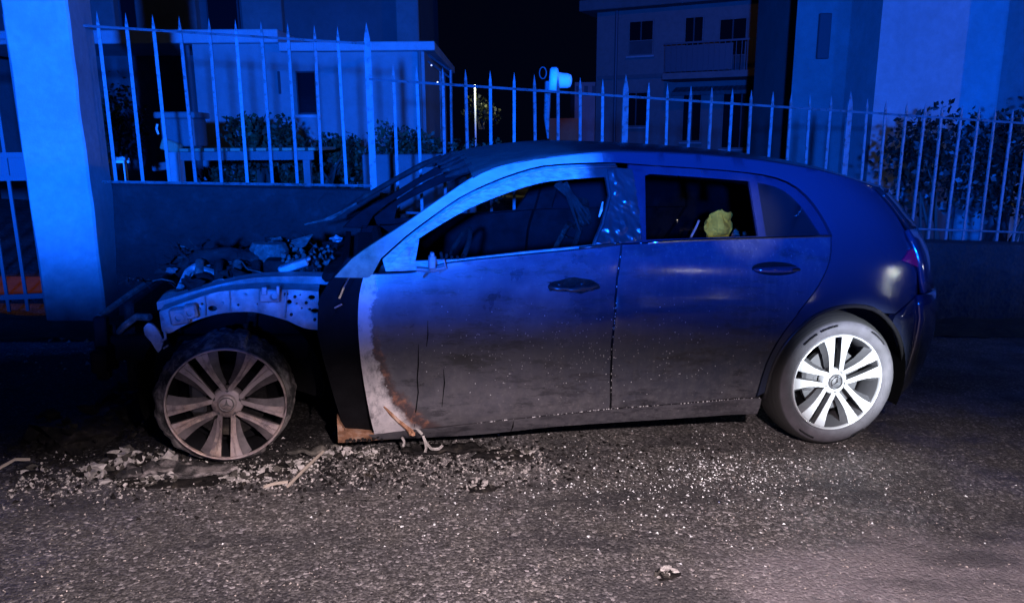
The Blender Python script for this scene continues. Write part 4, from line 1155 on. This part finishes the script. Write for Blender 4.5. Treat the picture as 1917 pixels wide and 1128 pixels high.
bar_l = spear(.021, 1.08, .12); bar_r = spear(.021, 1.115, .11); post_me = spear(.046, 1.27, .17, .02)
for i in range(10):
    x = -1.022 + i * (1.508 / 9); top = 2.118 - .040 * (x + 1.022)
    place('bar', bar_l, (x, YF, top - 1.08), fence_l, (rng.uniform(-.008, .008), rng.uniform(-.012, .012), rng.uniform(-.2, .2)))
mb = MB(); a = Vector((-1.12, YF - .016, 2.025)); b = Vector((.66, YF - .016, 1.945))
mb.tube([a - fence_l.location, b - fence_l.location], .008, 4); mb.obj('rail', M['rail_paint'], fence_l)
mb = MB(); mb.tube([a - fence_l.location - Vector((0, 0, .985)), b - fence_l.location - Vector((0, 0, .965))], .009, 4); mb.obj('rail', M['rail_paint'], fence_l)
place('post', post_me, (.675, YF, 2.086 - 1.27), fence_r)
px = [.675 + 1.878 * k for k in range(6)]
for k in range(5):
    if k: place('post', post_me, (px[k], YF, 1.763 + .05 - .0577 * (px[k] - 2.545) - .05 - 1.27 + .0), fence_r)
    for i in range(1, 11):
        x = px[k] + 1.878 * i / 11; top = 1.797 - .0577 * (x - 1.193)
        place('bar', bar_r, (x, YF, top - 1.115), fence_r, (rng.uniform(-.008, .008), rng.uniform(-.013, .013), rng.uniform(-.2, .2)))
a = Vector((.675, YF - .016, 1.711)); b = Vector((10.0, YF - .016, 1.711 - .0577 * 9.325))
for dz in (0, -.915):
    mb = MB(); mb.tube([a - fence_r.location + Vector((0, 0, dz)), b - fence_r.location + Vector((0, 0, dz))], .0085, 4); mb.obj('rail', M['rail_paint'], fence_r)

# gate pillar
pl = empty('gate_pillar', (-1.28, 2.47, .0)); tag(pl, 'square rendered gate pillar darker at the foot left of the burnt car', 'pillar')
v = []; f = []; nz = 40
for k in range(nz + 1):
    z = -.1 + 3.1 * k / nz
    for (x, y) in ((-.185, -.22), (-.175, -.235), (.165, -.235), (.178, -.222), (.178, .2), (-.185, .2)):
        e = .006 * noise.noise(Vector((x * 9 + 2, y * 9, z * 4))); v.append((x + e, y + e, z))
    if k:
        for i in range(6): j = (i + 1) % 6; f.append((6 * k - 6 + i, 6 * k - 6 + j, 6 * k + j, 6 * k + i))
f.append(tuple(range(6 * nz, 6 * nz + 6)))
obj('shaft', v, f, M['pillar'], pl)
mb = MB(); mb.box((-.24, -.29, 3.0), (.24, .25, 3.1), .01); mb.obj('cap', M['pillar'], pl)

# gate and what shines behind it
gt = empty('driveway_gate', (-1.5, 2.62, .1)); tag(gt, 'dark iron gate with upright bars left of the pillar', 'gate')
for i in range(9):
    x = -1.60 - i * .118; mb = MB(); mb.box((x + 1.5 - .010, -.008, .06), (x + 1.5 + .010, .008, 2.0)); mb.obj('bar', M['dark_iron'], gt)
for z in (.145, .95, 1.10, 1.85):
    mb = MB(); mb.box((-1.6, -.014, z), (-.02, .014, z + .035)); mb.obj('rail', M['dark_iron'], gt)
mb = MB(); mb.box((-1.6, .012, .955), (-.02, .017, 1.098)); mb.obj('panel', M['dark_iron'], gt)
dw = sheet('driveway', -4.5, -1.5, 3.15, 3.98, .05, M['terracotta'])
wl = lamp('porch_lamp', 'SPOT', GW(-2.3, 3.6, 1.5), 9, (1.0, .36, .08), .05); wl.data.spot_size = radians(75); wl.data.spot_blend = .6; aim(wl, GW(-2.2, 3.5, 0))

# ------------------------------------------------------------------ gardens and houses behind
def bg(D, piv, rel=0):
    p = CAM + fw0 * D + rt0 * piv; return Vector((p.x, p.y, 0)), YAW + rel


def bgroot(name, D, piv, label, cat, rel=0, z=0, group=None):
    p, a = bg(D, piv, rel); e = empty(name, (p.x, p.y, z), (0, 0, a)); return tag(e, label, cat, group)


# low white house on the left
hs = bgroot('low_house', 10, 0, 'low white plaster house with flat roof edge behind the left fence', 'house')
mb = MB(); mb.box((-4.05, 0, -.8), (-1.10, 3.2, 2.5)); mb.obj('wall', M['house_white'], hs)
mb = MB(); mb.box((-7.2, 1.3, -.8), (-4.05, 3.2, 2.5)); mb.obj('porch_wall', M['house_grey'], hs)  # shade of the recess put into a darker plaster colour
mb = MB(); mb.box((-7.3, -.12, 2.497), (-2.92, 3.3, 2.66), .01); mb.obj('roof_slab', M['fascia'], hs)
mb = MB(); mb.box((-2.915, -.14, 2.39), (-.95, 3.3, 2.50), .01); mb.obj('roof_slab', M['fascia'], hs)
mb = MB(); mb.box((-2.75, -.035, 1.62), (-2.49, -.003, 2.16), .006); wfr = mb.obj('window', M['shutter'], hs)
mb = MB(); mb.box((-2.73, -.042, 1.64), (-2.51, -.036, 2.14)); mb.obj('pane', M['glass_dark'], wfr)
mb = MB(); mb.box((-2.79, -.09, 1.58), (-2.45, -.036, 1.615)); mb.obj('sill', M['fascia'], wfr)
mb = MB(); mb.tube([(-1.16, -.03, .6), (-1.16, -.03, 2.39)], .022, 8); mb.obj('downpipe', M['house_dim'], hs)
mb = MB(); mb.box((-2.985, -.025, 1.88), (-2.955, -.003, 2.16), .004); mb.obj('vent', M['shutter'], hs)
mb = MB(); mb.box((-5.0, 1.24, 1.55), (-4.72, 1.29, 2.25)); mb.obj('window', M['shutter'], hs)
mb = MB(); mb.tube([(-4.10, -.03, 1.0), (-4.10, -.03, 2.48)], .025, 8); mb.obj('downpipe', M['house_grey'], hs)
# taller house behind it
h2_ = bgroot('tall_house', 13.0, 0, 'taller dark house with pale piers rising over the low white house', 'house')
mb = MB(); mb.box((-9.0, .3, -.5), (-1.55, 4, 6)); mb.obj('wall', M['house_grey'], h2_)
for (x0, x1, z0) in ((-7.1, -6.55, 2.4), (-6.2, -5.2, 2.4), (-4.45, -3.78, 2.4), (-1.9, -1.52, 2.4)):
    mb = MB(); mb.box((x0, .1, z0), (x1, .297, 6.0), .02); mb.obj('pier', M['house_dim'], h2_)
for (x0, x1) in ((-6.55, -6.2), (-5.1, -4.5)):
    mb = MB(); mb.box((x0 + .03, .24, 3.0), (x1 - .03, .296, 4.6), .01); w_ = mb.obj('window', M['shutter'], h2_)
    mb = MB(); mb.box((x0 + .06, .232, 3.05), (x1 - .06, .238, 4.55)); mb.obj('pane', M['glass_dark'], w_)

# steel awning frame on the house corner
aw = bgroot('awning_frame', 9, 0, 'thin steel awning frame at the right corner of the white house', 'awning')
mb = MB(); mb.tube([(-1.0, .6, 2.30), (-.69, 0, 2.07), (-.70, 0, 1.0)], .017, 6); mb.obj('arm', M['rail_paint'], aw)
mb = MB(); mb.tube([(-1.0, .5, 2.22), (-.71, 0, 2.0)], .012, 6); mb.tube([(-.84, .3, 2.1), (-.85, .3, 1.0)], .010, 6); mb.obj('strut', M['rail_paint'], aw)

# apartment block on the right
ap = bgroot('apartment_block', 24, 2.35, 'apartment block with a railed balcony in dim violet light behind the fence', 'building', -.46)
mb = MB(); mb.box((.31, 0, -2.5), (6.9, 9, 4.97)); mb.obj('wall', M['flat_pink'], ap)
mb = MB(); mb.box((-.09, -.5, 4.97), (7.4, 9.3, 5.28), .02); mb.obj('roof', M['house_dim'], ap)
mb = MB(); mb.box((.36, -.05, 3.02), (2.70, -.003, 3.13)); mb.obj('string_course', M['house_dim'], ap)
mb = MB(); mb.tube([(.95, -.06, -2), (.95, -.06, 4.97)], .05, 8); mb.obj('downpipe', M['dark_iron'], ap)
for (x0, x1, z0, z1, sh) in ((1.36, 2.05, 3.70, 4.62, 1), (1.27, 1.95, 1.65, 2.60, 0), (3.02, 3.5, 3.15, 4.62, 0), (4.0, 4.7, 3.15, 4.5, 1), (5.0, 5.7, 3.2, 4.45, 1), (3.05, 3.55, 1.2, 2.5, 0), (4.2, 5.2, 1.0, 2.5, 0), (5.5, 6.4, 1.0, 2.5, 0)):
    mb = MB(); mb.box((x0 - .04, -.045, z0 - .04), (x1 + .04, -.003, z1 + .04), .01); w_ = mb.obj('window', M['flat_pink'], ap)
    mb = MB(); mb.box((x0, -.05, z0 + (.40 * sh)), (x1, -.046, z1)); mb.obj('pane', M['glass_dark'], w_)
    mb = MB(); mb.box(((x0 + x1) / 2 - .02, -.056, z0 + .4 * sh), ((x0 + x1) / 2 + .02, -.0505, z1)); mb.obj('mullion', M['house_grey'], w_)
    mb = MB(); mb.box((x0 - .08, -.12, z0 - .09), (x1 + .08, -.047, z0 - .045)); mb.obj('sill', M['fascia'], w_)
    if sh:
        mb = MB(); mb.box((x0, -.062, z0), (x1, -.046, z0 + .38)); mb.obj('shutter_panel', M['house_grey'], w_)
for (z, dd) in ((2.86, 1.3), (4.95, 1.2)):
    if z < 4:
        mb = MB(); mb.box((2.72, -dd, z), (6.8, -.003, z + .17), .01); bal = mb.obj('balcony', M['flat_pink'], ap)
        for i in range(28): mb = MB(); mb.box((2.78 + i * .146, -dd + .03, z + .17), (2.80 + i * .146, -dd + .05, z + .92)); mb.obj('baluster', M['dark_iron'], bal)
        mb = MB(); mb.box((2.74, -dd + .02, z + .92), (6.8, -dd + .07, z + .97)); mb.box((2.76, -dd + .06, z + .20), (4.6, -dd + .08, z + .88)); mb.obj('balcony_rail', M['dark_iron'], bal)
mb = MB()
for i in range(28): x = 2.8 + i * .14; mb.add([(x, -.02, 2.72), (x + .13, -.02, 2.72), (x + .13, -.55, 2.56), (x, -.55, 2.56), (x + .13, -.56, 2.46), (x, -.56, 2.46)], [(0, 1, 2, 3), (3, 2, 4, 5)])
mb.obj('awning', M['house_dim'], ap)

ol2 = lamp('street_lamp', 'SPOT', bg(15.5, 3.0)[0] + Vector((0, 0, 6.5)), 38, (1.0, .66, .42), .1); ol2.data.spot_size = radians(80); ol2.data.spot_blend = .8; aim(ol2, bg(24, 4.6)[0] + Vector((0, 0, 3.0)))

# blue lit house on the far right
fr = bgroot('corner_house', 10, 0, 'pale plaster house filling the right edge behind the fence', 'house')
mb = MB(); mb.box((4.70, 0, -1.5), (6.30, 5, 6)); mb.obj('wall', M['house_white'], fr)
mb = MB(); mb.box((6.302, -.55, -1.5), (9.5, 5, 6)); mb.obj('front_bay', M['house_white'], fr)
mb = MB(); mb.add([(3.95, .9, -1.5), (4.698, .9, -1.5), (4.698, 5, -1.5), (6.2, 5.2, -1.5), (3.95, .9, 6), (4.698, .9, 6), (4.698, 5, 6), (6.2, 5.2, 6)], [(0, 1, 5, 4), (1, 2, 6, 5), (2, 3, 7, 6), (3, 0, 4, 7), (4, 5, 6, 7)]); mb.obj('side_wing', M['house_dim'], fr)  # dimmer side face of the house: shade put into the plaster colour
mb = MB(); mb.box((4.25, .85, 2.35), (4.42, .897, 2.95), .01); mb.obj('window', M['shutter'], fr)
mb = MB(); mb.box((5.2, -.05, -.5), (5.9, -.003, 1.2), .01); dr = mb.obj('door', M['shutter'], fr)

# ------------------------------------------------------------------ vegetation
def bush(name, D, piv, c, r, n, m, label, seed, leaf=.05, group=None, stems=6):
    R = random.Random(seed); e = bgroot(name, D, piv, label, 'shrub', group=group)
    v = []; f = []
    lumps = [(c[0] + R.uniform(-1, 1) * r[0] * .6, c[1] + R.uniform(-.6, .6) * r[1], c[2] + R.uniform(-.4, .5) * r[2], R.uniform(.35, .6)) for _ in range(12)]
    for i in range(n):
        L = R.choice(lumps); u = R.uniform(-1, 1); a = R.uniform(0, 2 * pi); q = (1 - u * u) ** .5; k = R.uniform(.6, 1.08)
        p = Vector((L[0] + r[0] * L[3] * q * cos(a) * k, L[1] + r[1] * L[3] * q * sin(a) * k, L[2] + r[2] * L[3] * u * k))
        d = Vector((R.gauss(0, 1), R.gauss(0, 1), R.gauss(0, 1) + .3)).normalized(); s_ = d.cross(Vector((R.gauss(0, 1), R.gauss(0, 1), R.gauss(0, 1)))).normalized()
        l = leaf * R.uniform(.6, 1.4); w = l * .32; b = len(v)
        v += [p, p + d * l * .5 + s_ * w, p + d * l, p + d * l * .5 - s_ * w]; f.append((b, b + 1, b + 2, b + 3))
    obj('foliage', v, f, m, e)
    mb = MB()
    for i in range(stems):
        L = R.choice(lumps); mb.tube([(c[0] + R.uniform(-.3, .3) * r[0], c[1], c[2] - r[2] * 1.1), ((c[0] + L[0]) / 2, L[1], c[2] - r[2] * .3), (L[0], L[1], L[2])], [.02, .012, .005], 5)
    mb.obj('stem', M['bark'], e); return e


bush('shrub', 8, 0, (-2.55, 0, 1.25), (.42, .35, .36), 1500, M['leaf'], 'rounded dark shrub in front of the white house wall', 1, .06)
bush('shrub', 8, 0, (-1.95, .1, 1.12), (.40, .3, .30), 1200, M['leaf'], 'low dark shrub right of the rounded one below the house window', 2)
bush('shrub', 8, 0, (-1.15, .1, 1.15), (.45, .3, .34), 1400, M['leaf'], 'dark shrub at the right corner of the white house', 3)
bush('shrub', 8.4, 0, (-4.5, 0, 1.35), (.5, .4, .72), 1900, M['leaf'], 'tall dark shrub beside the pillar in front of the porch', 4)
bush('shrub', 8, 0, (-.3, .4, 1.05), (.5, .3, .26), 1000, M['leaf'], 'low dark shrub behind the fence left of the pale fixture', 5)
bush('hedge', 8.7, 0, (-2.6, .1, .75), (1.3, .25, .55), 5200, M['leaf'], 'long dark hedge along the foot of the white house', 11, .06)
bush('hedge', 8.9, 0, (-.9, .1, .78), (.8, .25, .5), 2600, M['leaf'], 'short dark hedge below the awning frame', 12, .06)
bush('laurel_bush', 7.6, 0, (4.35, 0, .95), (.6, .4, .72), 2300, M['leaf_pale'], 'leafy laurel bush behind the fence at the right, left one of two', 6, .06)
bush('laurel_bush', 7.6, 0, (5.25, .1, 1.05), (.6, .45, .85), 2600, M['leaf_pale'], 'leafy laurel bush behind the fence at the right edge of the photo', 7, .06)
bush('shrub', 20, 0, (-.75, 0, 2.0), (.45, .4, .42), 900, M['leaf_pale'], 'small lamplit green shrub far behind the fence', 8, .10)
gl = lamp('garden_lamp', 'SPOT', bg(19.0, -.75)[0] + Vector((0, 0, 3.0)), 170, (.95, .95, .40), .05); gl.data.spot_size = radians(62); gl.data.spot_blend = .7; aim(gl, bg(20, -.8)[0] + Vector((0, 0, 2.0)))
pb = bgroot('garden_post', 19.9, 0, 'thin pale post lit yellow beside the far shrub', 'post'); mb = MB(); mb.tube([(-.90, -.35, 1.0), (-.90, -.35, 2.62)], .025, 6); mb.obj('shaft', M['fixture'], pb)
for (u, z, nm) in ((-.845, 1.94, 0), (-.91, 2.13, 1)):
    p = bg(9, u)[0]; mb = MB(); mb.lump((0, 0, 0), .011, rng, 1, 0.0); o = mb.obj('porch_bulb', None)
    me = bpy.data.materials.new('bulb'); me.use_nodes = True; bb = me.node_tree.nodes['Principled BSDF']; bb.inputs['Emission Color'].default_value = (.8, .85, 1, 1); bb.inputs['Emission Strength'].default_value = 3 if nm == 0 else 1
    o.data.materials.clear(); o.data.materials.append(me); o.location = (p.x, p.y, z); tag(o, ('lower bright' if nm == 0 else 'upper faint') + ' point of white light by the awning frame', 'light bulb')
# distant lamplit walls
fwll = bgroot('garden_wall', 20, 0, 'low wall far behind the fence lit orange by a street lamp', 'wall'); mb = MB(); mb.box((1.0, 0, -1), (1.85, .2, 1.80)); mb.obj('wall_face', M['terracotta'], fwll)
fw2 = bgroot('far_house', 21, 0, 'distant house corner lit faintly orange left of the apartment block', 'house'); mb = MB(); mb.box((1.78, .5, -1), (2.35, 2, 2.8)); mb.obj('wall', M['flat_pink'], fw2)
for i in range(3): mb = MB(); mb.box((1.82 + i * .22, .46, 2.45), (1.92 + i * .22, .497, 2.7)); mb.obj('window', M['shutter'], fw2)
ol = lamp('street_lamp', 'SPOT', bg(18.2, 1.6)[0] + Vector((0, 0, 4.2)), 22, (1.0, .42, .10), .06); ol.data.spot_size = radians(70); ol.data.spot_blend = .9; aim(ol, bg(20, 1.55)[0] + Vector((0, 0, 1.9)))

# garden things behind the fence
tb = bgroot('garden_table', 7, 0, 'long grey garden table with slatted top behind the left fence', 'table')
mb = MB(); mb.box((-3.02, -.25, 1.13), (-1.75, -.22, 1.205)); mb.obj('apron', M['concrete'], tb)
for i in range(11): mb = MB(); mb.box((-2.95 + i * .115, -.24, 1.208), (-2.86 + i * .115, .45, 1.235), .004); mb.obj('slat', M['wood'], tb)
mb = MB(); mb.box((-3.03, -.28, .55), (-2.93, -.18, 1.203)); mb.obj('leg', M['house_white'], tb)
mb = MB(); mb.box((-1.85, -.24, .55), (-1.79, -.18, 1.128)); mb.obj('leg', M['concrete'], tb)
bx = bgroot('storage_box', 7, 0, 'pale boxy hutch standing at the left end of the garden table', 'box')
mb = MB(); mb.box((-3.17, -.05, 1.25), (-2.87, .25, 1.50), .01); mb.obj('body', M['concrete'], bx)
mb = MB(); mb.box((-3.21, -.09, 1.50), (-2.84, .28, 1.555), .01); mb.obj('lid', M['house_dim'], bx)
mb = MB(); mb.tube([(-3.19, -.06, 1.36), (-3.205, -.06, 1.41), (-3.19, -.06, 1.45)], .010, 6); mb.obj('handle', M['fixture'], bx)
mb = MB(); mb.box((-3.16, -.12, 1.20), (-2.98, -.06, 1.30), .01, Matrix.Rotation(.35, 3, 'Y')); o = mb.obj('folded_bag', M['wood']); p, a = bg(7, 0); o.location = p; o.rotation_euler = (0, 0, a); tag(o, 'crumpled yellowish bag under the pale hutch', 'bag')
mb = MB(); mb.box((-3.27, -.1, 1.04), (-3.10, .1, 1.11), .01, Matrix.Rotation(-.12, 3, 'Y')); o = mb.obj('tray', M['concrete']); o.location = p; o.rotation_euler = (0, 0, a); tag(o, 'small pale tray lying below the hutch behind the fence', 'tray')
ck = empty('plant_crate', (-1.16, 2.93, .985)); tag(ck, 'open white frame crate on the wall right of the pillar', 'crate')
for (x0, x1, z0, z1, nm) in ((-.12, .12, .165, .182, 'rail'), (-.11, .125, 0, .012, 'rail'), (-.105, -.085, .012, .165, 'post'), (-.005, .012, .012, .165, 'post'), (.08, .098, .012, .165, 'post')):
    mb = MB(); mb.box((x0, -.03, z0), (x1, .0, z1)); mb.obj(nm, M['crate_white'], ck)
mb = MB()
for i in range(14): mb.lump((-.10 + i * .015, .03, .19 + rng.uniform(-.005, .012)), .018, rng, 1)
mb.obj('potting_soil', M['ash'], ck)
gw = bgroot('kerb_wall', 7.4, 0, 'low concrete garden wall behind the fence left of the car roof', 'wall'); mb = MB(); mb.box((-1.45, 0, .2), (-.35, .2, 1.16), .01); mb.obj('coping', M['concrete'], gw)

# pale cap shaped fixture on a stake
fx = empty('stake_fixture', (2.02, 2.66, .75), (0, 0, YAW)); tag(fx, 'pale cyan lit cap shaped fixture on a tapered stake behind the fence bars', 'fixture')
mb = MB(); mb.lathe([(.0, -.004), (.078, -.002), (.092, .010), (.094, .045), (.086, .058), (.060, .064), (.056, .09), (.054, .135), (.045, .158), (.02, .168), (0, .170)], 24, 'z'); o = mb.obj('cap', M['fixture'], fx, True); o.location = (-.01, 0, .98); o.rotation_euler = (0, pi / 2 + .06, 0)
mb = MB(); mb.tube([(-.05 + .026 * cos(t) - .01, 0, 1.03 + .042 * sin(t)) for t in [k * 2 * pi / 16 for k in range(17)]], .004, 5); mb.obj('loop', M['dark_iron'], fx)
mb = MB(); mb.tube([(-.02, 0, .55), (-.03, 0, .70), (-.02, 0, .97)], [.006, .022, .024], 8); mb.obj('stake', M['rail_paint'], fx)

# ------------------------------------------------------------------ debris on the road
def heap(x, y, rx, ry, n, r0, r1, label, seed, m='ash', hgt=.03):
    R = random.Random(seed); mb = MB(); fm = []
    cl = [(R.gauss(0, .45) * rx, R.gauss(0, .45) * ry, R.uniform(.25, .6)) for _ in range(7)]
    for i in range(int(n * 2.4)):
        q = R.choice(cl); px_ = q[0] + R.gauss(0, .5) * rx * q[2]; py_ = q[1] + R.gauss(0, .5) * ry * q[2]; r = r0 + (r1 - r0) * R.random() ** 3 * .75
        k0 = len(mb.f); h = hgt * max(0, 1 - ((px_ / rx) ** 2 + (py_ / ry) ** 2)) * R.random()
        mb.lump((px_, py_, r * .35 + h), r, R, 0 if r < .012 else 1, .95, (R.uniform(.5, 1.6), R.uniform(.5, 1.4), R.uniform(.35, 1.1)))
        fm += [R.choice((0, 0, 0, 1, 1, 2, 2))] * (len(mb.f) - k0)
    k0 = len(mb.f); mb.lump((0, 0, .0), 1, R, 2, .35, (rx * .85, ry * .85, .010)); fm += [2] * (len(mb.f) - k0)
    o = obj('ash_heap', mb.v, mb.f, None, None, False, [M[m], M['ash_dim'], M['char']], fm); o.location = GW(x, y, 0); o.rotation_euler = (0, SL, 0)
    return tag(o, label, 'ash heap', 'heaps of pale ash round the burnt nose')


heap(-.42, .08, .16, .13, 70, .008, .030, 'pale crumbling ash heap left of the burnt front wheel', 1)
heap(-.18, -.10, .24, .06, 70, .005, .016, 'thin ash scatter in front of the burnt tyre', 2)
heap(.12, -.05, .13, .045, 80, .005, .016, 'white flaky ash below the middle of the scorched rim', 3)
heap(.26, .0, .10, .05, 50, .005, .015, 'white ash flakes right of the scorched rim', 4)
heap(.43, .12, .075, .05, 60, .006, .018, 'bright ash clump under the rusty sill end', 5)
heap(.56, .10, .065, .045, 50, .006, .017, 'pinkish ash clump right of the one under the sill end', 6)
heap(1.18, .02, .14, .04, 45, .004, .014, 'small ash scatter on the road below the front door', 7)
heap(-.72, .03, .05, .02, 9, .006, .016, 'few white ash flakes alone on the dark road at far left', 8)
heap(1.0, -.27, .10, .04, 18, .004, .013, 'lone pale crumbs in front of the front door on the road', 9)
heap(1.50, -.95, .05, .03, 14, .005, .015, 'pale gritty lump near the lower edge of the photo', 10)


for k in range(2):
    x, y = ((-.70, .42), (-.52, .78))[k]; mb = MB(); R = random.Random(40 + k)
    for i in range(60):
        px_, py_ = R.gauss(0, .10), R.gauss(0, .12); r = R.uniform(.01, .035); mb.lump((px_, py_, r * .5 + .16 * max(0, 1 - (px_ / .2) ** 2 - (py_ / .24) ** 2) * R.random()), r, R, 1, .8, (R.uniform(.6, 1.6), R.uniform(.6, 1.6), R.uniform(.4, 1)))
    mb.lump((0, 0, .02), .17, R, 2, .5, (1, 1.2, .3)); o = mb.obj('char_heap', M['char']); o.location = GW(x, y, 0); o.rotation_euler = (0, SL, 0)
    tag(o, ('black heap of charred bits on the road left of the radiator post', 'black charred heap under the middle of the stripped nose')[k], 'debris heap')


def slab(x, y, pts, h, m, label, seed, nm='tyre_scrap', cat='scrap'):
    R = random.Random(seed); ov, tr, bn = fill(resample(pts, .015), (), .02)
    v = [(q.x, q.y, h * (.4 + .9 * noise.noise(Vector((q.x * 18, q.y * 18, seed))))) for q in ov]
    o = obj(nm, v, tr, M[m], None, True); md = o.modifiers.new('t', 'SOLIDIFY'); md.thickness = .012; o.location = GW(x, y, .012); o.rotation_euler = (0, SL, 0)
    return tag(o, label, cat)


slab(-.10, .0, [(-.2, -.08), (-.05, -.10), (.15, -.06), (.12, .02), (-.1, .05), (-.22, .02)], .03, 'burnt_tyre', 'dark grey sheet of burnt tyre under the scorched front wheel', 1)
slab(.30, .12, [(-.08, -.02), (.0, -.035), (.10, -.01), (.06, .03), (-.05, .02)], .03, 'ash_dim', 'flat grey scrap between scorched wheel and sill', 2)
slab(-.30, -.02, [(-.1, -.05), (.05, -.07), (.10, .0), (.0, .06), (-.08, .04)], .04, 'burnt_tyre', 'curled grey tyre scrap left of the front wheel', 3)
slab(1.10, .03, [(-.10, -.02), (.0, -.03), (.16, -.015), (.10, .025), (-.06, .03)], .02, 'char', 'black charred scrap on the road below the front door', 4)
slab(.86, .10, [(-.16, -.03), (.05, -.05), (.22, -.02), (.15, .04), (-.1, .05)], .03, 'char', 'long black charred scrap under the front door sill', 5)
for (x, y, pts, label) in ((.25, -.2, [(0, 0, .012), (.06, .15, .02), (.12, .30, .022)], 'long straight pale stick leaning on the road by the sill'),
                           (.16, -.19, [(0, 0, .008), (.04, .012, .014), (.085, .035, .008)], 'short bent pale stick beside the long one'),
                           (-.86, .06, [(0, 0, .01), (.05, .03, .035), (.09, .06, .02)], 'small white twig on the dark road at far left')):
    mb = MB(); mb.tube(pts, .0065, 6); o = mb.obj('stick', M['stick']); o.location = GW(x, y, 0); o.rotation_euler = (0, SL, 0); tag(o, label, 'stick')

# broken glass, grit and black crumbs: too many to count
def crumbs(name, n, gen, r, m, seed, label=None):
    R = random.Random(seed); mb = MB(); tv = [(1, 0, -.5), (-.6, .9, -.5), (-.6, -.9, -.5), (0, 0, 1)]; tf = [(0, 2, 1), (0, 1, 3), (1, 2, 3), (2, 0, 3)]
    for i in range(n):
        x, y = gen(R); k = r[0] + (r[1] - r[0]) * R.random() ** 2; a = R.uniform(0, 6.28); e = Matrix.Rotation(a, 3, 'Z') @ Matrix.Rotation(R.uniform(-.8, .8), 3, 'X')
        s_ = (R.uniform(.6, 1.6), R.uniform(.6, 1.2), R.uniform(.4, .9))
        mb.add([e @ Vector((q[0] * k * s_[0], q[1] * k * s_[1], q[2] * k * s_[2])) + Vector((x, y, k * .4)) for q in tv], tf)
    o = mb.obj(name, M[m]); o.rotation_euler = (0, SL, 0); o['kind'] = 'stuff'; o['label'] = label; return o


M['shard'] = mat('glass_shard', (.85, .9, .9), .12, spec=1.0)
M['grit'] = mat('pale_grit', (.42, .38, .34), .6)
crumbs('glass_shards', 1500, lambda R: ((R.gauss(1.8, .62), R.gauss(-.25, .24)) if R.random() < .7 else (R.gauss(2.05, .22), R.gauss(-.2, .12))), (.0012, .0062), 'shard', 1, 'glittering broken glass scattered on the asphalt')
crumbs('grit', 2600, lambda R: (R.uniform(-.9, 2.9), R.uniform(-1.3, .25)), (.0015, .0045), 'grit', 2, 'pale grit scattered over the asphalt')
crumbs('ash_flakes', 2600, lambda R: (R.uniform(-.75, 1.35), R.gauss(-.04, .11)), (.0015, .0085), 'ash', 3, 'small ash flakes round the front wheel')
crumbs('charred_crumbs', 2400, lambda R: (R.gauss(.4, .65), R.gauss(.03, .15)), (.003, .014), 'char', 4, 'black crumbs under the burnt sill')
crumbs('verge_litter', 420, lambda R: (R.uniform(-1.6, .4), R.gauss(2.0, .35)), (.004, .018), 'ash', 5, 'pale litter and ash along the dark verge')
